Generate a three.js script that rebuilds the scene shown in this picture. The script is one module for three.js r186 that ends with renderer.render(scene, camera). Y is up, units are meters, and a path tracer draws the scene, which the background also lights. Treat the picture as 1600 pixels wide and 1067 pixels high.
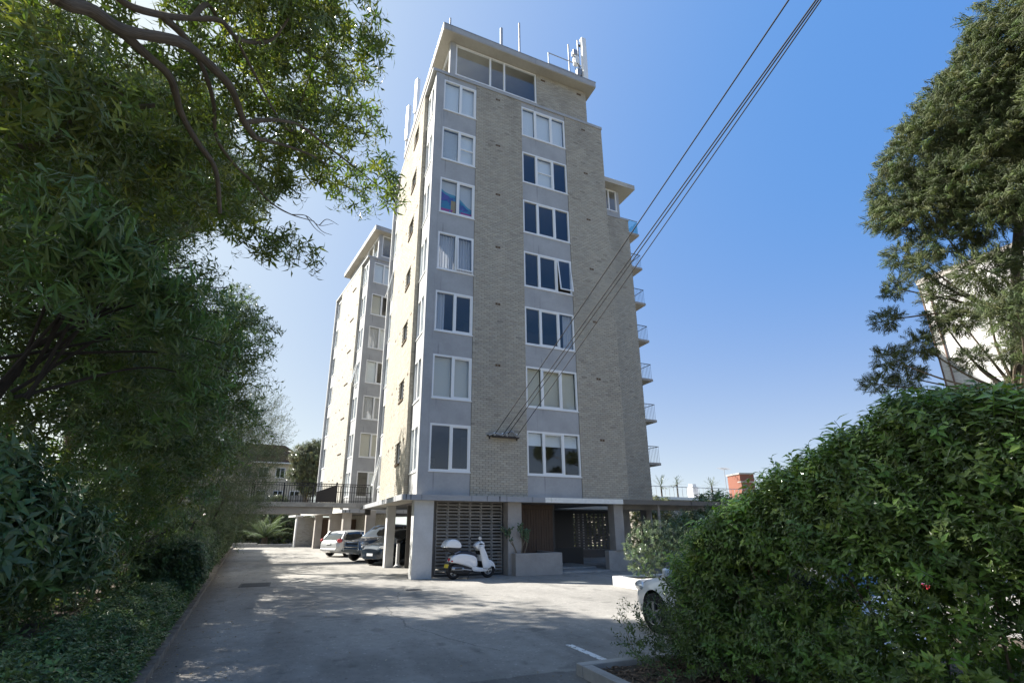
import * as THREE from 'three';
import { mergeGeometries, mergeVertices, toCreasedNormals } from 'three/addons/utils/BufferGeometryUtils.js';
import { RoundedBoxGeometry } from 'three/addons/geometries/RoundedBoxGeometry.js';
import { Brush, Evaluator, SUBTRACTION } from 'three-bvh-csg';

// ---------------------------------------------------------------- camera, sky, sun, exposure
const scene = new THREE.Scene();
const D2R = Math.PI / 180;
const camera = new THREE.PerspectiveCamera(70.83, 1600 / 1067, 0.1, 900);
camera.position.set(-3.78, 1.72, 17.145);
camera.rotation.order = 'YXZ';
camera.rotation.set(16.67 * D2R, -22.44 * D2R, 0);
camera.setViewOffset(1600, 1067, 20.65, -64.1, 1600, 1067);
const EXPOSURE = 2.6;
const renderer = new THREE.WebGLRenderer({ antialias: true });
renderer.toneMapping = THREE.LinearToneMapping;
renderer.toneMappingExposure = EXPOSURE;
renderer.shadowMap.enabled = true;
renderer.setSize(1024, 682);

const SUN_DIR = new THREE.Vector3(-0.81 * Math.cos(41 * D2R), Math.sin(41 * D2R), -0.586 * Math.cos(41 * D2R)).normalize();
{ // a clear sky: blue away from the sun, paler towards the horizon and towards the sun
  const W = 512, H = 256, px = new Float32Array(W * H * 4);
  for (let j = 0; j < H; j++) for (let i = 0; i < W; i++) {
    const v = ((j + 0.5) / H - 0.5) * Math.PI, a = ((i + 0.5) / W - 0.5) * 2 * Math.PI;
    const y = Math.sin(v), x = Math.cos(v) * Math.cos(a), z = Math.cos(v) * Math.sin(a);
    const g = Math.acos(Math.min(1, Math.max(-1, x * SUN_DIR.x + y * SUN_DIR.y + z * SUN_DIR.z)));
    const h = Math.exp(-Math.max(y, 0) / 0.25), s = Math.exp(-g / 0.7), o = (j * W + i) * 4;
    const c = [-0.18 + 0.93 * h + 1.76 * s, 0.05 + 0.81 * h + 1.55 * s, 0.60 + 0.29 * h + 0.70 * s];
    const low = [0.125, 0.295, 0.68];
    for (let k = 0; k < 3; k++) px[o + k] = 1.02 * Math.min(1.6, Math.pow(low[k] ** 6 + Math.max(c[k], 0) ** 6, 1 / 6)) / EXPOSURE;
    px[o + 3] = 1;
  }
  const t = new THREE.DataTexture(px, W, H, THREE.RGBAFormat, THREE.FloatType);
  t.mapping = THREE.EquirectangularReflectionMapping; t.magFilter = t.minFilter = THREE.LinearFilter; t.needsUpdate = true;
  scene.background = t; scene.environment = t;
}
const sun = new THREE.DirectionalLight(new THREE.Color(1, 0.96, 0.89), 5);
sun.position.copy(SUN_DIR).multiplyScalar(80); sun.castShadow = true;
Object.assign(sun.shadow.camera, { left: -60, right: 60, top: 60, bottom: -60, near: 1, far: 220 });
sun.shadow.mapSize.set(4096, 4096); sun.shadow.radius = 1;
scene.add(sun); scene.add(sun.target);

// ---------------------------------------------------------------- helpers
let seed = 12345;
const rnd = () => { seed |= 0; seed = (seed + 0x6d2b79f5) | 0; let t = Math.imul(seed ^ (seed >>> 15), 1 | seed); t = (t + Math.imul(t ^ (t >>> 7), 61 | t)) ^ t; return ((t ^ (t >>> 14)) >>> 0) / 4294967296; };
const rr = (a, b) => a + (b - a) * rnd();
const V = (x, y, z) => new THREE.Vector3(x, y, z);
const lerp = (a, b, t) => a + (b - a) * t;
const clamp01 = (x) => Math.min(1, Math.max(0, x));
const used = new Map();
function numbered(n) { const k = used.get(n) || 0; used.set(n, k + 1); return k ? n + '_' + String(k).padStart(3, '0') : n; }
function describe(o, label, category, group) { o.userData.label = label; o.userData.category = category; if (group) o.userData.group = group; return o; }
function thing(name, label, category, pos = [0, 0, 0], turn = 0, group) {
  const o = new THREE.Group(); o.name = numbered(name); o.position.set(...pos); o.rotation.y = turn; scene.add(o);
  return describe(o, label, category, group);
}
function part(name, geo, mat, parent, label) {
  if (Array.isArray(geo)) geo = merge(geo);
  const m = new THREE.Mesh(geo, mat); m.name = name; m.castShadow = m.receiveShadow = true; parent.add(m);
  if (label) m.userData.label = label;
  return m;
}
function topMesh(name, geo, mat, label, category, group) {
  const m = part(numbered(name), geo, mat, scene); return describe(m, label, category, group);
}
function structure(name, geo, mat, label) { const m = part(numbered(name), geo, mat, scene); m.userData.kind = 'structure'; if (label) { m.userData.label = label; } return m; }
function merge(list) {
  const l = list.map((g) => { let q = g.index ? g.toNonIndexed() : g; for (const k of Object.keys(q.attributes)) if (!['position', 'normal', 'uv'].includes(k)) q.deleteAttribute(k); if (!q.attributes.uv) q.setAttribute('uv', new THREE.BufferAttribute(new Float32Array(q.attributes.position.count * 2), 2)); if (!q.attributes.normal) q.computeVertexNormals(); return q; });
  return l.length === 1 ? l[0] : mergeGeometries(l);
}
function metricUV(g) { // uv in metres, laid along the face's own axes
  const p = g.attributes.position, n = g.attributes.normal, uv = new Float32Array(p.count * 2);
  for (let i = 0; i < p.count; i++) {
    const ax = Math.abs(n.getX(i)), ay = Math.abs(n.getY(i)), az = Math.abs(n.getZ(i));
    if (ay > ax && ay > az) { uv[2 * i] = p.getX(i); uv[2 * i + 1] = p.getZ(i); }
    else if (ax > az) { uv[2 * i] = p.getZ(i); uv[2 * i + 1] = p.getY(i); }
    else { uv[2 * i] = p.getX(i); uv[2 * i + 1] = p.getY(i); }
  }
  g.setAttribute('uv', new THREE.BufferAttribute(uv, 2)); return g;
}
// a box given by its lower and upper corners
function bb(x0, y0, z0, x1, y1, z1, r = 0) {
  const w = Math.abs(x1 - x0), h = Math.abs(y1 - y0), d = Math.abs(z1 - z0);
  const g = r ? new RoundedBoxGeometry(w, h, d, 1, Math.min(r, w / 2.2, h / 2.2, d / 2.2)) : new THREE.BoxGeometry(w, h, d);
  g.translate((x0 + x1) / 2, (y0 + y1) / 2, (z0 + z1) / 2);
  return metricUV(g.index ? g.toNonIndexed() : g);
}
function bar(a, b, r0, r1 = r0, seg = 6) { // a straight round bar
  const d = V(...b).sub(V(...a)), g = new THREE.CylinderGeometry(r1, r0, d.length(), seg, 1);
  g.applyQuaternion(new THREE.Quaternion().setFromUnitVectors(V(0, 1, 0), d.clone().normalize()));
  g.translate((a[0] + b[0]) / 2, (a[1] + b[1]) / 2, (a[2] + b[2]) / 2); return g.toNonIndexed();
}
function limb(pts, r0, r1, seg = 8, wob = 0) { // a bent tapered limb
  const vs = pts.map((p) => V(...p));
  const c = new THREE.CatmullRomCurve3(vs, false, 'centripetal'), n = Math.max(6, pts.length * 5);
  const g = new THREE.TubeGeometry(c, n, 1, seg, false), p = g.attributes.position, L = [];
  for (let i = 0; i <= n; i++) L.push(c.getPointAt(i / n));
  for (let i = 0; i <= n; i++) { const rad = lerp(r0, r1, Math.pow(i / n, 0.85)) * (1 + wob * (Math.sin(i * 1.7) * 0.5 + Math.sin(i * 0.63))); for (let j = 0; j <= seg; j++) { const k = i * (seg + 1) + j; const q = V(p.getX(k), p.getY(k), p.getZ(k)).sub(L[i]).multiplyScalar(rad).add(L[i]); p.setXYZ(k, q.x, q.y, q.z); } }
  g.computeVertexNormals(); return g.toNonIndexed();
}
// value noise
const HASH = new Float32Array(65536); for (let i = 0; i < 65536; i++) HASH[i] = rnd();
const hsh = (x, y) => HASH[((x & 255) << 8) | (y & 255)];
function vnoise(x, y, per = 256) {
  const xi = Math.floor(x), yi = Math.floor(y), fx = x - xi, fy = y - yi, u = fx * fx * (3 - 2 * fx), v = fy * fy * (3 - 2 * fy);
  const m = (k) => ((k % per) + per) % per;
  const a = hsh(m(xi), m(yi)), b = hsh(m(xi + 1), m(yi)), c = hsh(m(xi), m(yi + 1)), d = hsh(m(xi + 1), m(yi + 1));
  return lerp(lerp(a, b, u), lerp(c, d, u), v);
}
function fbm(x, y, oct = 4, per = 256) { let s = 0, a = 0.5, t = 0; for (let i = 0; i < oct; i++) { s += a * vnoise(x, y, per); t += a; x = x * 2 + 17; y = y * 2 + 31; per = Math.min(256, per * 2); a *= 0.5; } return s / t; }
const s2 = (c) => (c <= 0.0031308 ? 12.92 * c : 1.055 * Math.pow(c, 1 / 2.4) - 0.055);
function tex(w, h, fn, { srgb = true, repeat = [1, 1] } = {}) { // fn(u, v) gives linear rgb, or a grey value
  const d = new Uint8Array(w * h * 4);
  for (let j = 0; j < h; j++) for (let i = 0; i < w; i++) { const c = fn((i + 0.5) / w, (j + 0.5) / h), o = (j * w + i) * 4, a = Array.isArray(c); for (let k = 0; k < 3; k++) { const q = clamp01(a ? c[k] : c); d[o + k] = Math.round(255 * (srgb ? s2(q) : q)); } d[o + 3] = 255; }
  const t = new THREE.DataTexture(d, w, h); t.wrapS = t.wrapT = THREE.RepeatWrapping; t.magFilter = THREE.LinearFilter; t.minFilter = THREE.LinearMipmapLinearFilter; t.generateMipmaps = true;
  t.repeat.set(...repeat); if (srgb) t.colorSpace = THREE.SRGBColorSpace; t.needsUpdate = true; return t;
}
const std = (rgb, o = {}) => new THREE.MeshStandardMaterial({ color: new THREE.Color().setRGB(...rgb), roughness: 0.8, ...o });
const phys = (rgb, o = {}) => new THREE.MeshPhysicalMaterial({ color: new THREE.Color().setRGB(...rgb), roughness: 0.8, ...o });

// ---------------------------------------------------------------- materials
const grain = tex(256, 256, (u, v) => 0.35 + 0.65 * fbm(u * 64, v * 64, 3, 64), { srgb: false });
const rep = (t, x, y = x) => { const c = t.clone(); c.repeat.set(x, y); c.needsUpdate = true; return c; };
const mottled = (lo, hi, f, o2 = 3) => tex(256, 256, (u, v) => { const n = clamp01((fbm(u * f, v * f, 5, f) - 0.5) * 1.7 + 0.5), s = 0.94 + 0.12 * fbm(u * 96 + 7, v * 96, 2, 96); return lo.map((c, k) => lerp(c, hi[k], n) * s); });
const M = {};
M.paint = std([1, 1, 1], { map: rep(tex(512, 512, (u, v) => { const n = clamp01((fbm(u * 8, v * 8, 5, 8) - 0.5) * 1.7 + 0.5), k = vnoise(u * 48, 0.5, 48), m = vnoise(u * 48 + 9, v * 5, 48), run = clamp01((k - 0.80) * 8) * clamp01((m - 0.45) * 4), b = lerp(0.34, 0.40, n) * (1 - 0.45 * run) * (0.95 + 0.1 * fbm(u * 64, v * 64, 2, 64)); return [b, b * 1.003, b * 1.01]; }), 0.22), roughness: 0.75, bumpMap: rep(grain, 1.2), bumpScale: 0.0015 });
M.render = std([1, 1, 1], { map: rep(mottled([0.33, 0.30, 0.27], [0.40, 0.365, 0.33], 8), 0.35), roughness: 0.85, bumpMap: rep(grain, 1), bumpScale: 0.003 });
M.paleRender = std([1, 1, 1], { map: rep(mottled([0.50, 0.495, 0.48], [0.57, 0.565, 0.55], 8), 0.35), roughness: 0.8, bumpMap: rep(grain, 1), bumpScale: 0.003 });
M.kerb = std([1, 1, 1], { map: rep(mottled([0.11, 0.09, 0.065], [0.25, 0.225, 0.19], 16), 0.5), roughness: 0.95, bumpMap: rep(grain, 1), bumpScale: 0.006 });
M.concrete = std([1, 1, 1], { map: rep(mottled([0.26, 0.25, 0.235], [0.40, 0.385, 0.36], 12), 0.4), roughness: 0.9, bumpMap: rep(grain, 1), bumpScale: 0.004 });
M.soffit = std([1, 1, 1], { map: rep(mottled([0.40, 0.37, 0.32], [0.48, 0.45, 0.39], 6), 0.2), roughness: 0.9 });
M.white = std([0.80, 0.80, 0.79], { roughness: 0.45, bumpMap: rep(grain, 2), bumpScale: 0.0006 });
M.mortar = std([1, 1, 1], { map: rep(mottled([0.14, 0.128, 0.105], [0.20, 0.185, 0.155], 16), 0.5), roughness: 0.95 });
const speck = mottled([0.84, 0.82, 0.78], [1, 1, 1], 24);
M.brick = std([1, 1, 1], { map: rep(speck, 2.2), roughness: 0.9, bumpMap: rep(grain, 3), bumpScale: 0.003 });
M.drain = std([0.10, 0.097, 0.092], { roughness: 0.85 });
M.dark = std([0.05, 0.048, 0.045], { roughness: 0.9 });
M.garage = std([0.13, 0.12, 0.11], { roughness: 0.9, bumpMap: rep(grain, 1), bumpScale: 0.004 });
M.interior = std([0.16, 0.155, 0.15], { roughness: 0.9 });
M.blackMetal = std([0.02, 0.02, 0.021], { roughness: 0.5, metalness: 0.3 });
M.steel = std([0.42, 0.43, 0.44], { roughness: 0.4, metalness: 0.8 });
M.galv = std([0.34, 0.35, 0.37], { roughness: 0.55, metalness: 0.5 });
M.glass = phys([0.95, 0.97, 0.98], { roughness: 0.015, transmission: 1, thickness: 0, ior: 1.52, side: THREE.DoubleSide });
M.balconyGlass = phys([0.72, 0.86, 0.88], { roughness: 0.02, transmission: 1, thickness: 0, ior: 1.6 });
M.recess = std([0.10, 0.092, 0.085], { roughness: 0.9, bumpMap: rep(grain, 1), bumpScale: 0.003 });  // render darkened in its colour to carry the deep shade of the entry
M.blind = std([0.80, 0.80, 0.78], { roughness: 0.9 });
M.blindBeige = std([0.62, 0.57, 0.47], { roughness: 0.9 });
M.curtain = phys([0.74, 0.72, 0.72], { roughness: 1, transmission: 0.35, thickness: 0, side: THREE.DoubleSide });
M.wood = std([1, 1, 1], { map: tex(256, 256, (u, v) => { const g = fbm(u * 40, v * 3, 4, 8), k = fbm(u * 6 + 3, v * 2 + 5, 3, 8); return [lerp(0.05, 0.15, g * 0.7 + k * 0.3), lerp(0.032, 0.092, g * 0.7 + k * 0.3), lerp(0.022, 0.060, g * 0.7 + k * 0.3)]; }), roughness: 0.65 });
M.bark = std([1, 1, 1], { map: rep(tex(128, 256, (u, v) => { const n = fbm(u * 16, v * 6, 4, 16); return [lerp(0.10, 0.32, n), lerp(0.08, 0.255, n), lerp(0.06, 0.185, n)]; }), 2, 10), roughness: 0.95, bumpMap: rep(grain, 2, 8), bumpScale: 0.02 });
M.barkDark = std([0.06, 0.048, 0.036], { roughness: 0.95, bumpMap: rep(grain, 2, 8), bumpScale: 0.02 });
M.terracotta = std([0.11, 0.07, 0.04], { roughness: 0.9 });
M.rust = std([0.06, 0.052, 0.048], { roughness: 0.9 });
M.rubber = std([0.012, 0.012, 0.013], { roughness: 0.85 });
M.plasticBlack = std([0.018, 0.018, 0.02], { roughness: 0.55 });
M.alloy = std([0.36, 0.37, 0.38], { roughness: 0.35, metalness: 0.8 });
M.carGlass = phys([0.02, 0.024, 0.027], { roughness: 0.04, clearcoat: 1, clearcoatRoughness: 0.03 });
M.chrome = std([0.75, 0.76, 0.78], { roughness: 0.12, metalness: 1 });
M.redLens = phys([0.45, 0.012, 0.018], { roughness: 0.15, clearcoat: 1 });
M.clearLens = phys([0.62, 0.64, 0.66], { roughness: 0.08, clearcoat: 1, metalness: 0.35 });
M.orangeLens = phys([0.65, 0.22, 0.02], { roughness: 0.2, clearcoat: 1 });
M.whiteCar = phys([0.72, 0.73, 0.74], { roughness: 0.35, clearcoat: 1, clearcoatRoughness: 0.05 });
M.silverCar = phys([0.50, 0.51, 0.51], { roughness: 0.35, metalness: 0.25, clearcoat: 1, clearcoatRoughness: 0.06 });
M.blueCar = phys([0.085, 0.15, 0.27], { roughness: 0.35, metalness: 0.4, clearcoat: 1, clearcoatRoughness: 0.05 });
M.darkCar = phys([0.020, 0.030, 0.045], { roughness: 0.3, metalness: 0.3, clearcoat: 1, clearcoatRoughness: 0.05 });
M.soil = std([1, 1, 1], { map: rep(mottled([0.05, 0.036, 0.024], [0.13, 0.10, 0.07], 24), 0.6), roughness: 1, bumpMap: rep(grain, 2), bumpScale: 0.03 });
M.yellowPlate = std([0.62, 0.50, 0.05], { roughness: 0.5 });
M.roofTile = std([0.09, 0.06, 0.05], { roughness: 0.9 });
const leafMat = (o = {}) => phys([1, 1, 1], { roughness: 1, transmission: 0.35, thickness: 0, clearcoat: 0.5, clearcoatRoughness: 0.18, side: THREE.DoubleSide, ...o });
M.leaf = leafMat({ transmission: 0.42 });
M.softLeaf = leafMat({ transmission: 0.35, clearcoat: 0.12, clearcoatRoughness: 0.5 });
M.hedgeLeaf = leafMat({ transmission: 0.45, clearcoat: 0.75, clearcoatRoughness: 0.14 });
M.glossLeaf = leafMat({ transmission: 0.3, clearcoat: 0.7, clearcoatRoughness: 0.15 });
const streaky = (base, dark, n, w, seed0) => tex(1024, 64, (u, v) => { const x = u * n; const k = vnoise(x + seed0, 0.5), m = vnoise(x * 3.1 + seed0 * 2, 3.5); const run = clamp01((k - 0.74) * 14) * clamp01(1.5 - (1 - v) * (0.3 + m)) * clamp01((m - 0.25) * 3); const g = 0.9 + 0.2 * fbm(u * 40, v * 4, 3, 64); return base.map((c, i) => lerp(c * g, dark[i], run * w)); });
M.fasciaGrey = std([1, 1, 1], { map: streaky([0.32, 0.325, 0.335], [0.035, 0.04, 0.045], 90, 0.9, 3), roughness: 0.8 });
M.fasciaWhite = std([1, 1, 1], { map: streaky([0.82, 0.80, 0.74], [0.20, 0.18, 0.15], 40, 0.75, 11), roughness: 0.75 });
M.fasciaDark = std([1, 1, 1], { map: streaky([0.16, 0.145, 0.125], [0.04, 0.036, 0.03], 34, 0.9, 23), roughness: 0.85 });
// ---------------------------------------------------------------- ground, driveway, kerbs
const KX = (z) => -4.98 - 0.076 * (9.82 - z) - 0.14;      // foot of the left kerb
{
  structure('ground', new THREE.PlaneGeometry(900, 900).rotateX(-Math.PI / 2).translate(0, -0.03, 0), std([1, 1, 1], { map: rep(mottled([0.09, 0.085, 0.05], [0.16, 0.14, 0.10], 12), 120), roughness: 1 }));
  const X0 = -9, X1 = 19, Z0 = -36, Z1 = 22;
  const asphalt = tex(1536, 2048, (u, v) => {
    const x = lerp(X0, X1, u), z = lerp(Z0, Z1, v), dk = x - KX(z);
    let n = fbm(x * 0.55 + 40, z * 0.55 + 40, 5), f = fbm(x * 9, z * 9, 3), st = fbm(x * 1.6 + 9, z * 0.5 + 60, 4);
    let g = 0.27 * (0.72 + 0.56 * n) * (0.86 + 0.28 * f);
    g *= 1 - 0.22 * clamp01((st - 0.55) * 5);
    const drip = fbm(x * 2.7 + 100, z * 2.7 + 10, 3); g *= 1 - 0.30 * clamp01((drip - 0.70) * 9);           // old oil stains
    let c = [g * 1.04, g * 0.985, g * 0.89];
    const edge = fbm(x * 3, z * 3 + 70, 3);
    const gut = clamp01(1 - dk / (0.35 + 0.5 * edge)); c = [lerp(c[0], 0.13, gut * 0.75), lerp(c[1], 0.105, gut * 0.75), lerp(c[2], 0.075, gut * 0.75)];  // dirt in the gutter
    const wheel = Math.min(Math.abs(x + 3.4 - 0.03 * z), Math.abs(x + 1.9 - 0.03 * z)); c = c.map((q) => q * (1 - 0.10 * clamp01(1 - wheel / 0.28) * fbm(x * 5, z * 1.2, 3)));
    if (z > 11.25 + 0.10 * (edge - 0.5) + 0.03 * x && x < 4) c = c.map((q) => q * 0.62);                        // newer, darker strip of asphalt
    if (x > -4.35 && x < -3.75 && z > 10.2 + 0.2 * edge && z < 11.2) c = [0.20, 0.19, 0.17];                      // pale concrete patch
    const cr = Math.abs(x - (-1.2 + 0.5 * Math.sin(z * 0.7) + 0.35 * (fbm(z * 1.3, 5, 3) - 0.5))); if (cr < 0.012 && z > 2 && z < 10) c = c.map((q) => q * 0.55);
    const cr2 = Math.abs(z - (6.8 + 0.9 * (fbm(x * 0.9, 44, 3) - 0.5))); if (cr2 < 0.011 && x > -4.5 && x < 3) c = c.map((q) => q * 0.6);
    const sp = hsh(Math.floor(x * 55), Math.floor(z * 36)); if (sp > 0.985) c = c.map((q) => q * 1.5); else if (sp < 0.03) c = c.map((q) => q * 0.72);
    return c;
  });
  const sh = new THREE.Shape();
  sh.moveTo(KX(Z1), -Z1); sh.lineTo(X1, -Z1); sh.lineTo(X1, -Z0); sh.lineTo(KX(Z0), -Z0);
  const g = new THREE.ShapeGeometry(sh); g.rotateX(-Math.PI / 2);
  const p = g.attributes.position, uv = g.attributes.uv;
  for (let i = 0; i < p.count; i++) uv.setXY(i, (p.getX(i) - X0) / (X1 - X0), (p.getZ(i) - Z0) / (Z1 - Z0));
  structure('driveway', g, std([1, 1, 1], { map: asphalt, roughness: 0.92, bumpMap: rep(grain, 56, 116), bumpScale: 0.006 }));
  // painted line between two parking bays
  const ln = bb(0.24, 0.001, 10.05, 0.35, 0.005, 11.62);
  structure('parking_line', ln, std([1, 1, 1], { map: rep(tex(256, 256, (u, v) => { const n = fbm(u * 40, v * 40, 4, 64); return n < 0.36 ? [0.26, 0.25, 0.23] : [0.74, 0.74, 0.72]; }), 0.7), roughness: 0.8 }));
  // left kerb: a long low concrete edging, in poured lengths
  const bits = [];
  for (let z = 19; z > -34; z -= 2.4) {
    const a = KX(z), b = KX(z - 2.39), w = 0.26, q = new THREE.BoxGeometry(w, 0.11, 2.388, 1, 1, 1);
    q.rotateY(Math.atan2(a - b, 2.39)); q.translate((a + b) / 2 - w / 2, 0.05 + rr(-0.004, 0.004), z - 1.2); bits.push(metricUV(q.toNonIndexed()));
  }
  structure('kerb', bits, M.kerb);
  // garden bed behind the kerb
  const bed = new THREE.PlaneGeometry(16, 60, 40, 120).rotateX(-Math.PI / 2), bp = bed.attributes.position;
  for (let i = 0; i < bp.count; i++) { const z = bp.getZ(i) - 8, x0 = KX(z) - 0.2, x = x0 - (bp.getX(i) + 8); bp.setXYZ(i, x, 0.05 + 0.10 * fbm(x * 2, z * 2, 3) + 0.33 * clamp01((KX(z) - 1.2 - x) * 6) * clamp01((z - 3.6) * 2) + 0.06 * Math.max(0, -7.5 - x), z); }
  bed.computeVertexNormals(); const bi = bed.index.array; for (let i = 0; i < bi.length; i += 3) { const t = bi[i]; bi[i] = bi[i + 1]; bi[i + 1] = t; } bed.computeVertexNormals();
  structure('garden_bed', metricUV(bed), M.soil);
  // low retaining wall in that bed
  topMesh('retaining_wall', bb(-0.11, 0, -4.9, 0.11, 0.46, 4.9, 0.02).rotateY(0.076).translate(KX(8.9) - 1.12, 0, 8.9), M.concrete, 'low grey concrete retaining wall half buried in the leaves at lower left', 'wall');
  // raised bed at the right corner with its kerb
  structure('mulch_bed', metricUV(new THREE.PlaneGeometry(7, 9, 30, 30).rotateX(-Math.PI / 2).translate(3.24, 0.07, 16.08)), M.soil);
  const kb = [bb(-0.40, -0.02, 11.42, 1.95, 0.13, 11.56, 0.012), bb(-0.40, -0.02, 11.57, -0.26, 0.13, 20.5, 0.012)];
  structure('kerb', kb, M.concrete);
  // mulch chips and leaf litter
  const chip = new THREE.BoxGeometry(0.05, 0.008, 0.016), chips = new THREE.InstancedMesh(chip, std([1, 1, 1], { roughness: 1 }), 2600);
  const m4 = new THREE.Matrix4(), q4 = new THREE.Quaternion(), e4 = new THREE.Euler(), c4 = new THREE.Color();
  for (let i = 0; i < 2600; i++) { e4.set(rr(-0.3, 0.3), rr(0, 6.3), rr(-0.3, 0.3)); const s = rr(0.5, 1.5); m4.compose(V(rr(-0.24, 2.2), 0.078 + rr(0, 0.012), rr(11.58, 15)), q4.setFromEuler(e4), V(s, s, s)); chips.setMatrixAt(i, m4); const k = rr(0.4, 1.5); chips.setColorAt(i, c4.setRGB(0.16 * k, 0.11 * k, 0.075 * k)); }
  chips.name = 'mulch_chips'; chips.userData.kind = 'stuff'; chips.userData.label = 'brown bark mulch in the corner bed'; scene.add(chips);
  const lit = new THREE.InstancedMesh(leafGeo(0.05, 0.02), std([1, 1, 1], { roughness: 1, side: THREE.DoubleSide }), 1500);
  for (let i = 0; i < 1500; i++) {
    const z = rr(-22, 15), near = rnd() < 0.6, x = KX(z) + (near ? Math.pow(rnd(), 2) * 1.1 : Math.pow(rnd(), 1.4) * 7);
    e4.set(rr(-0.25, 0.25), rr(0, 6.3), rr(-0.25, 0.25)); const s = rr(0.5, 1.3);
    m4.compose(V(x, 0.008, z), q4.setFromEuler(e4), V(s, s, s)); lit.setMatrixAt(i, m4);
    const k = rr(0.5, 1.4); c4.setRGB(0.26 * k, 0.19 * k, 0.09 * k); if (rnd() < 0.25) c4.setRGB(0.42, 0.38, 0.28); lit.setColorAt(i, c4);
  }
  lit.name = 'leaf_litter'; lit.userData.kind = 'stuff'; lit.userData.label = 'dry leaves scattered over the driveway'; scene.add(lit);
  // two drain covers set in the asphalt
  const dc = (x0, z0, x1, z1, label) => {
    const t = thing('drain_cover', label, 'drain cover', [(x0 + x1) / 2, 0, (z0 + z1) / 2]); const w = x1 - x0, d = z1 - z0;
    part('frame', [bb(-w / 2, 0.001, -d / 2, w / 2, 0.012, -d / 2 + 0.05), bb(-w / 2, 0.001, d / 2 - 0.05, w / 2, 0.012, d / 2), bb(-w / 2, 0.001, -d / 2 + 0.05, -w / 2 + 0.05, 0.012, d / 2 - 0.05), bb(w / 2 - 0.05, 0.001, -d / 2 + 0.05, w / 2, 0.012, d / 2 - 0.05)]  , M.drain, t);
    for (let k = 0; k < 9; k++) part('grate_bar', bb(-w / 2 + 0.05, 0.001, -d / 2 + 0.06 + k * (d - 0.12) / 9, w / 2 - 0.05, 0.010, -d / 2 + 0.06 + (k + 0.7) * (d - 0.12) / 9), M.drain, t);
  };
  dc(-5.05, -0.85, -4.2, 0.15, 'dark rectangular iron drain cover on the driveway near the left kerb');
  dc(-0.62, 2.55, -0.2, 2.85, 'small iron drain cover in the dappled asphalt before the front pillar');
}
function leafGeo(len, wid, fold = 0.25, bend = 0.15) {
  const v = [], y = (t) => -bend * len * t * t, P = [[0, 0, 0], [-wid / 2, y(0.4) + fold * wid / 2, 0.4 * len], [0, y(0.4), 0.42 * len], [wid / 2, y(0.4) + fold * wid / 2, 0.4 * len], [0, y(1), len]];
  for (const [a, b, c] of [[0, 1, 2], [0, 2, 3], [1, 4, 2], [2, 4, 3]]) v.push(...P[a], ...P[b], ...P[c]);
  const g = new THREE.BufferGeometry(); g.setAttribute('position', new THREE.Float32BufferAttribute(v, 3)); g.computeVertexNormals();
  g.setAttribute('uv', new THREE.BufferAttribute(new Float32Array(24), 2)); return g;
}

// ---------------------------------------------------------------- the apartment towers
const FH = 2.74, brickGeo = new THREE.BoxGeometry(0.232, 0.077, 0.03); metricUV(brickGeo);
const brickTone = (u, v) => { const k = fbm(u * 0.6 + 5, v * 0.25 + 3, 3), r = rnd(); let a = lerp(0.36, 0.50, clamp01(r * 0.65 + k * 0.5)); const old = clamp01((v - 15.5) / 6) * clamp01((fbm(u * 1.5, v * 0.8 + 40, 3) - 0.35) * 3); if (rnd() < 0.02 + 0.10 * old) a *= rr(0.7, 0.9); a *= 1 - 0.14 * old; const w = rr(-0.015, 0.015); return [a * (0.975 + w), a * 0.90, a * (0.755 - w)]; };
// courses of real bricks on a wall face; at(u, y) puts a point of the wall, turn is the wall's heading
function brickwork(parent, u0, u1, y0, y1, place, turn, holes = []) {
  const list = []; let row = 0;
  for (let y = y0; y < y1 - 0.03; y += 0.0857, row++) for (let u = u0 - (row % 2) * 0.121; u < u1; u += 0.242) {
    const a = Math.max(u, u0), b = Math.min(u + 0.232, u1); if (b - a < 0.05) continue;
    if (holes.some((h) => b > h[0] && a < h[1] && y + 0.08 > h[2] && y < h[3])) continue;
    list.push([(a + b) / 2, y + 0.0385, (b - a) / 0.232]);
  }
  const im = new THREE.InstancedMesh(brickGeo, M.brick, list.length), m = new THREE.Matrix4(), q = new THREE.Quaternion().setFromAxisAngle(V(0, 1, 0), turn), c = new THREE.Color();
  list.forEach(([u, y, s], i) => { const p = place(u, y, rr(-0.003, 0.003)); m.compose(p, q, V(s, 1, 1)); im.setMatrixAt(i, m); im.setColorAt(i, c.setRGB(...brickTone(u, y))); });
  im.name = 'brickwork'; im.userData.kind = 'stuff'; im.castShadow = im.receiveShadow = true; parent.add(im); return im;
}
const flatBrick = std([1, 1, 1], { map: (() => { const t = tex(512, 512, (u, v) => { const r = Math.floor(v * 24), o = (r % 2) * 0.5, bx = u * 8 + o, f = bx - Math.floor(bx), fy = v * 24 - r; if (f < 0.045 || fy < 0.12) return [0.25, 0.235, 0.20]; const k = hsh(Math.floor(bx) % 8 + 3, r), a = lerp(0.38, 0.47, k) * (k < 0.04 ? 0.8 : 1); return [a * 0.94, a * 0.89, a * 0.775]; }); t.repeat.set(1 / 1.936, 1 / 2.057); return t; })(), roughness: 0.9 });
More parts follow.
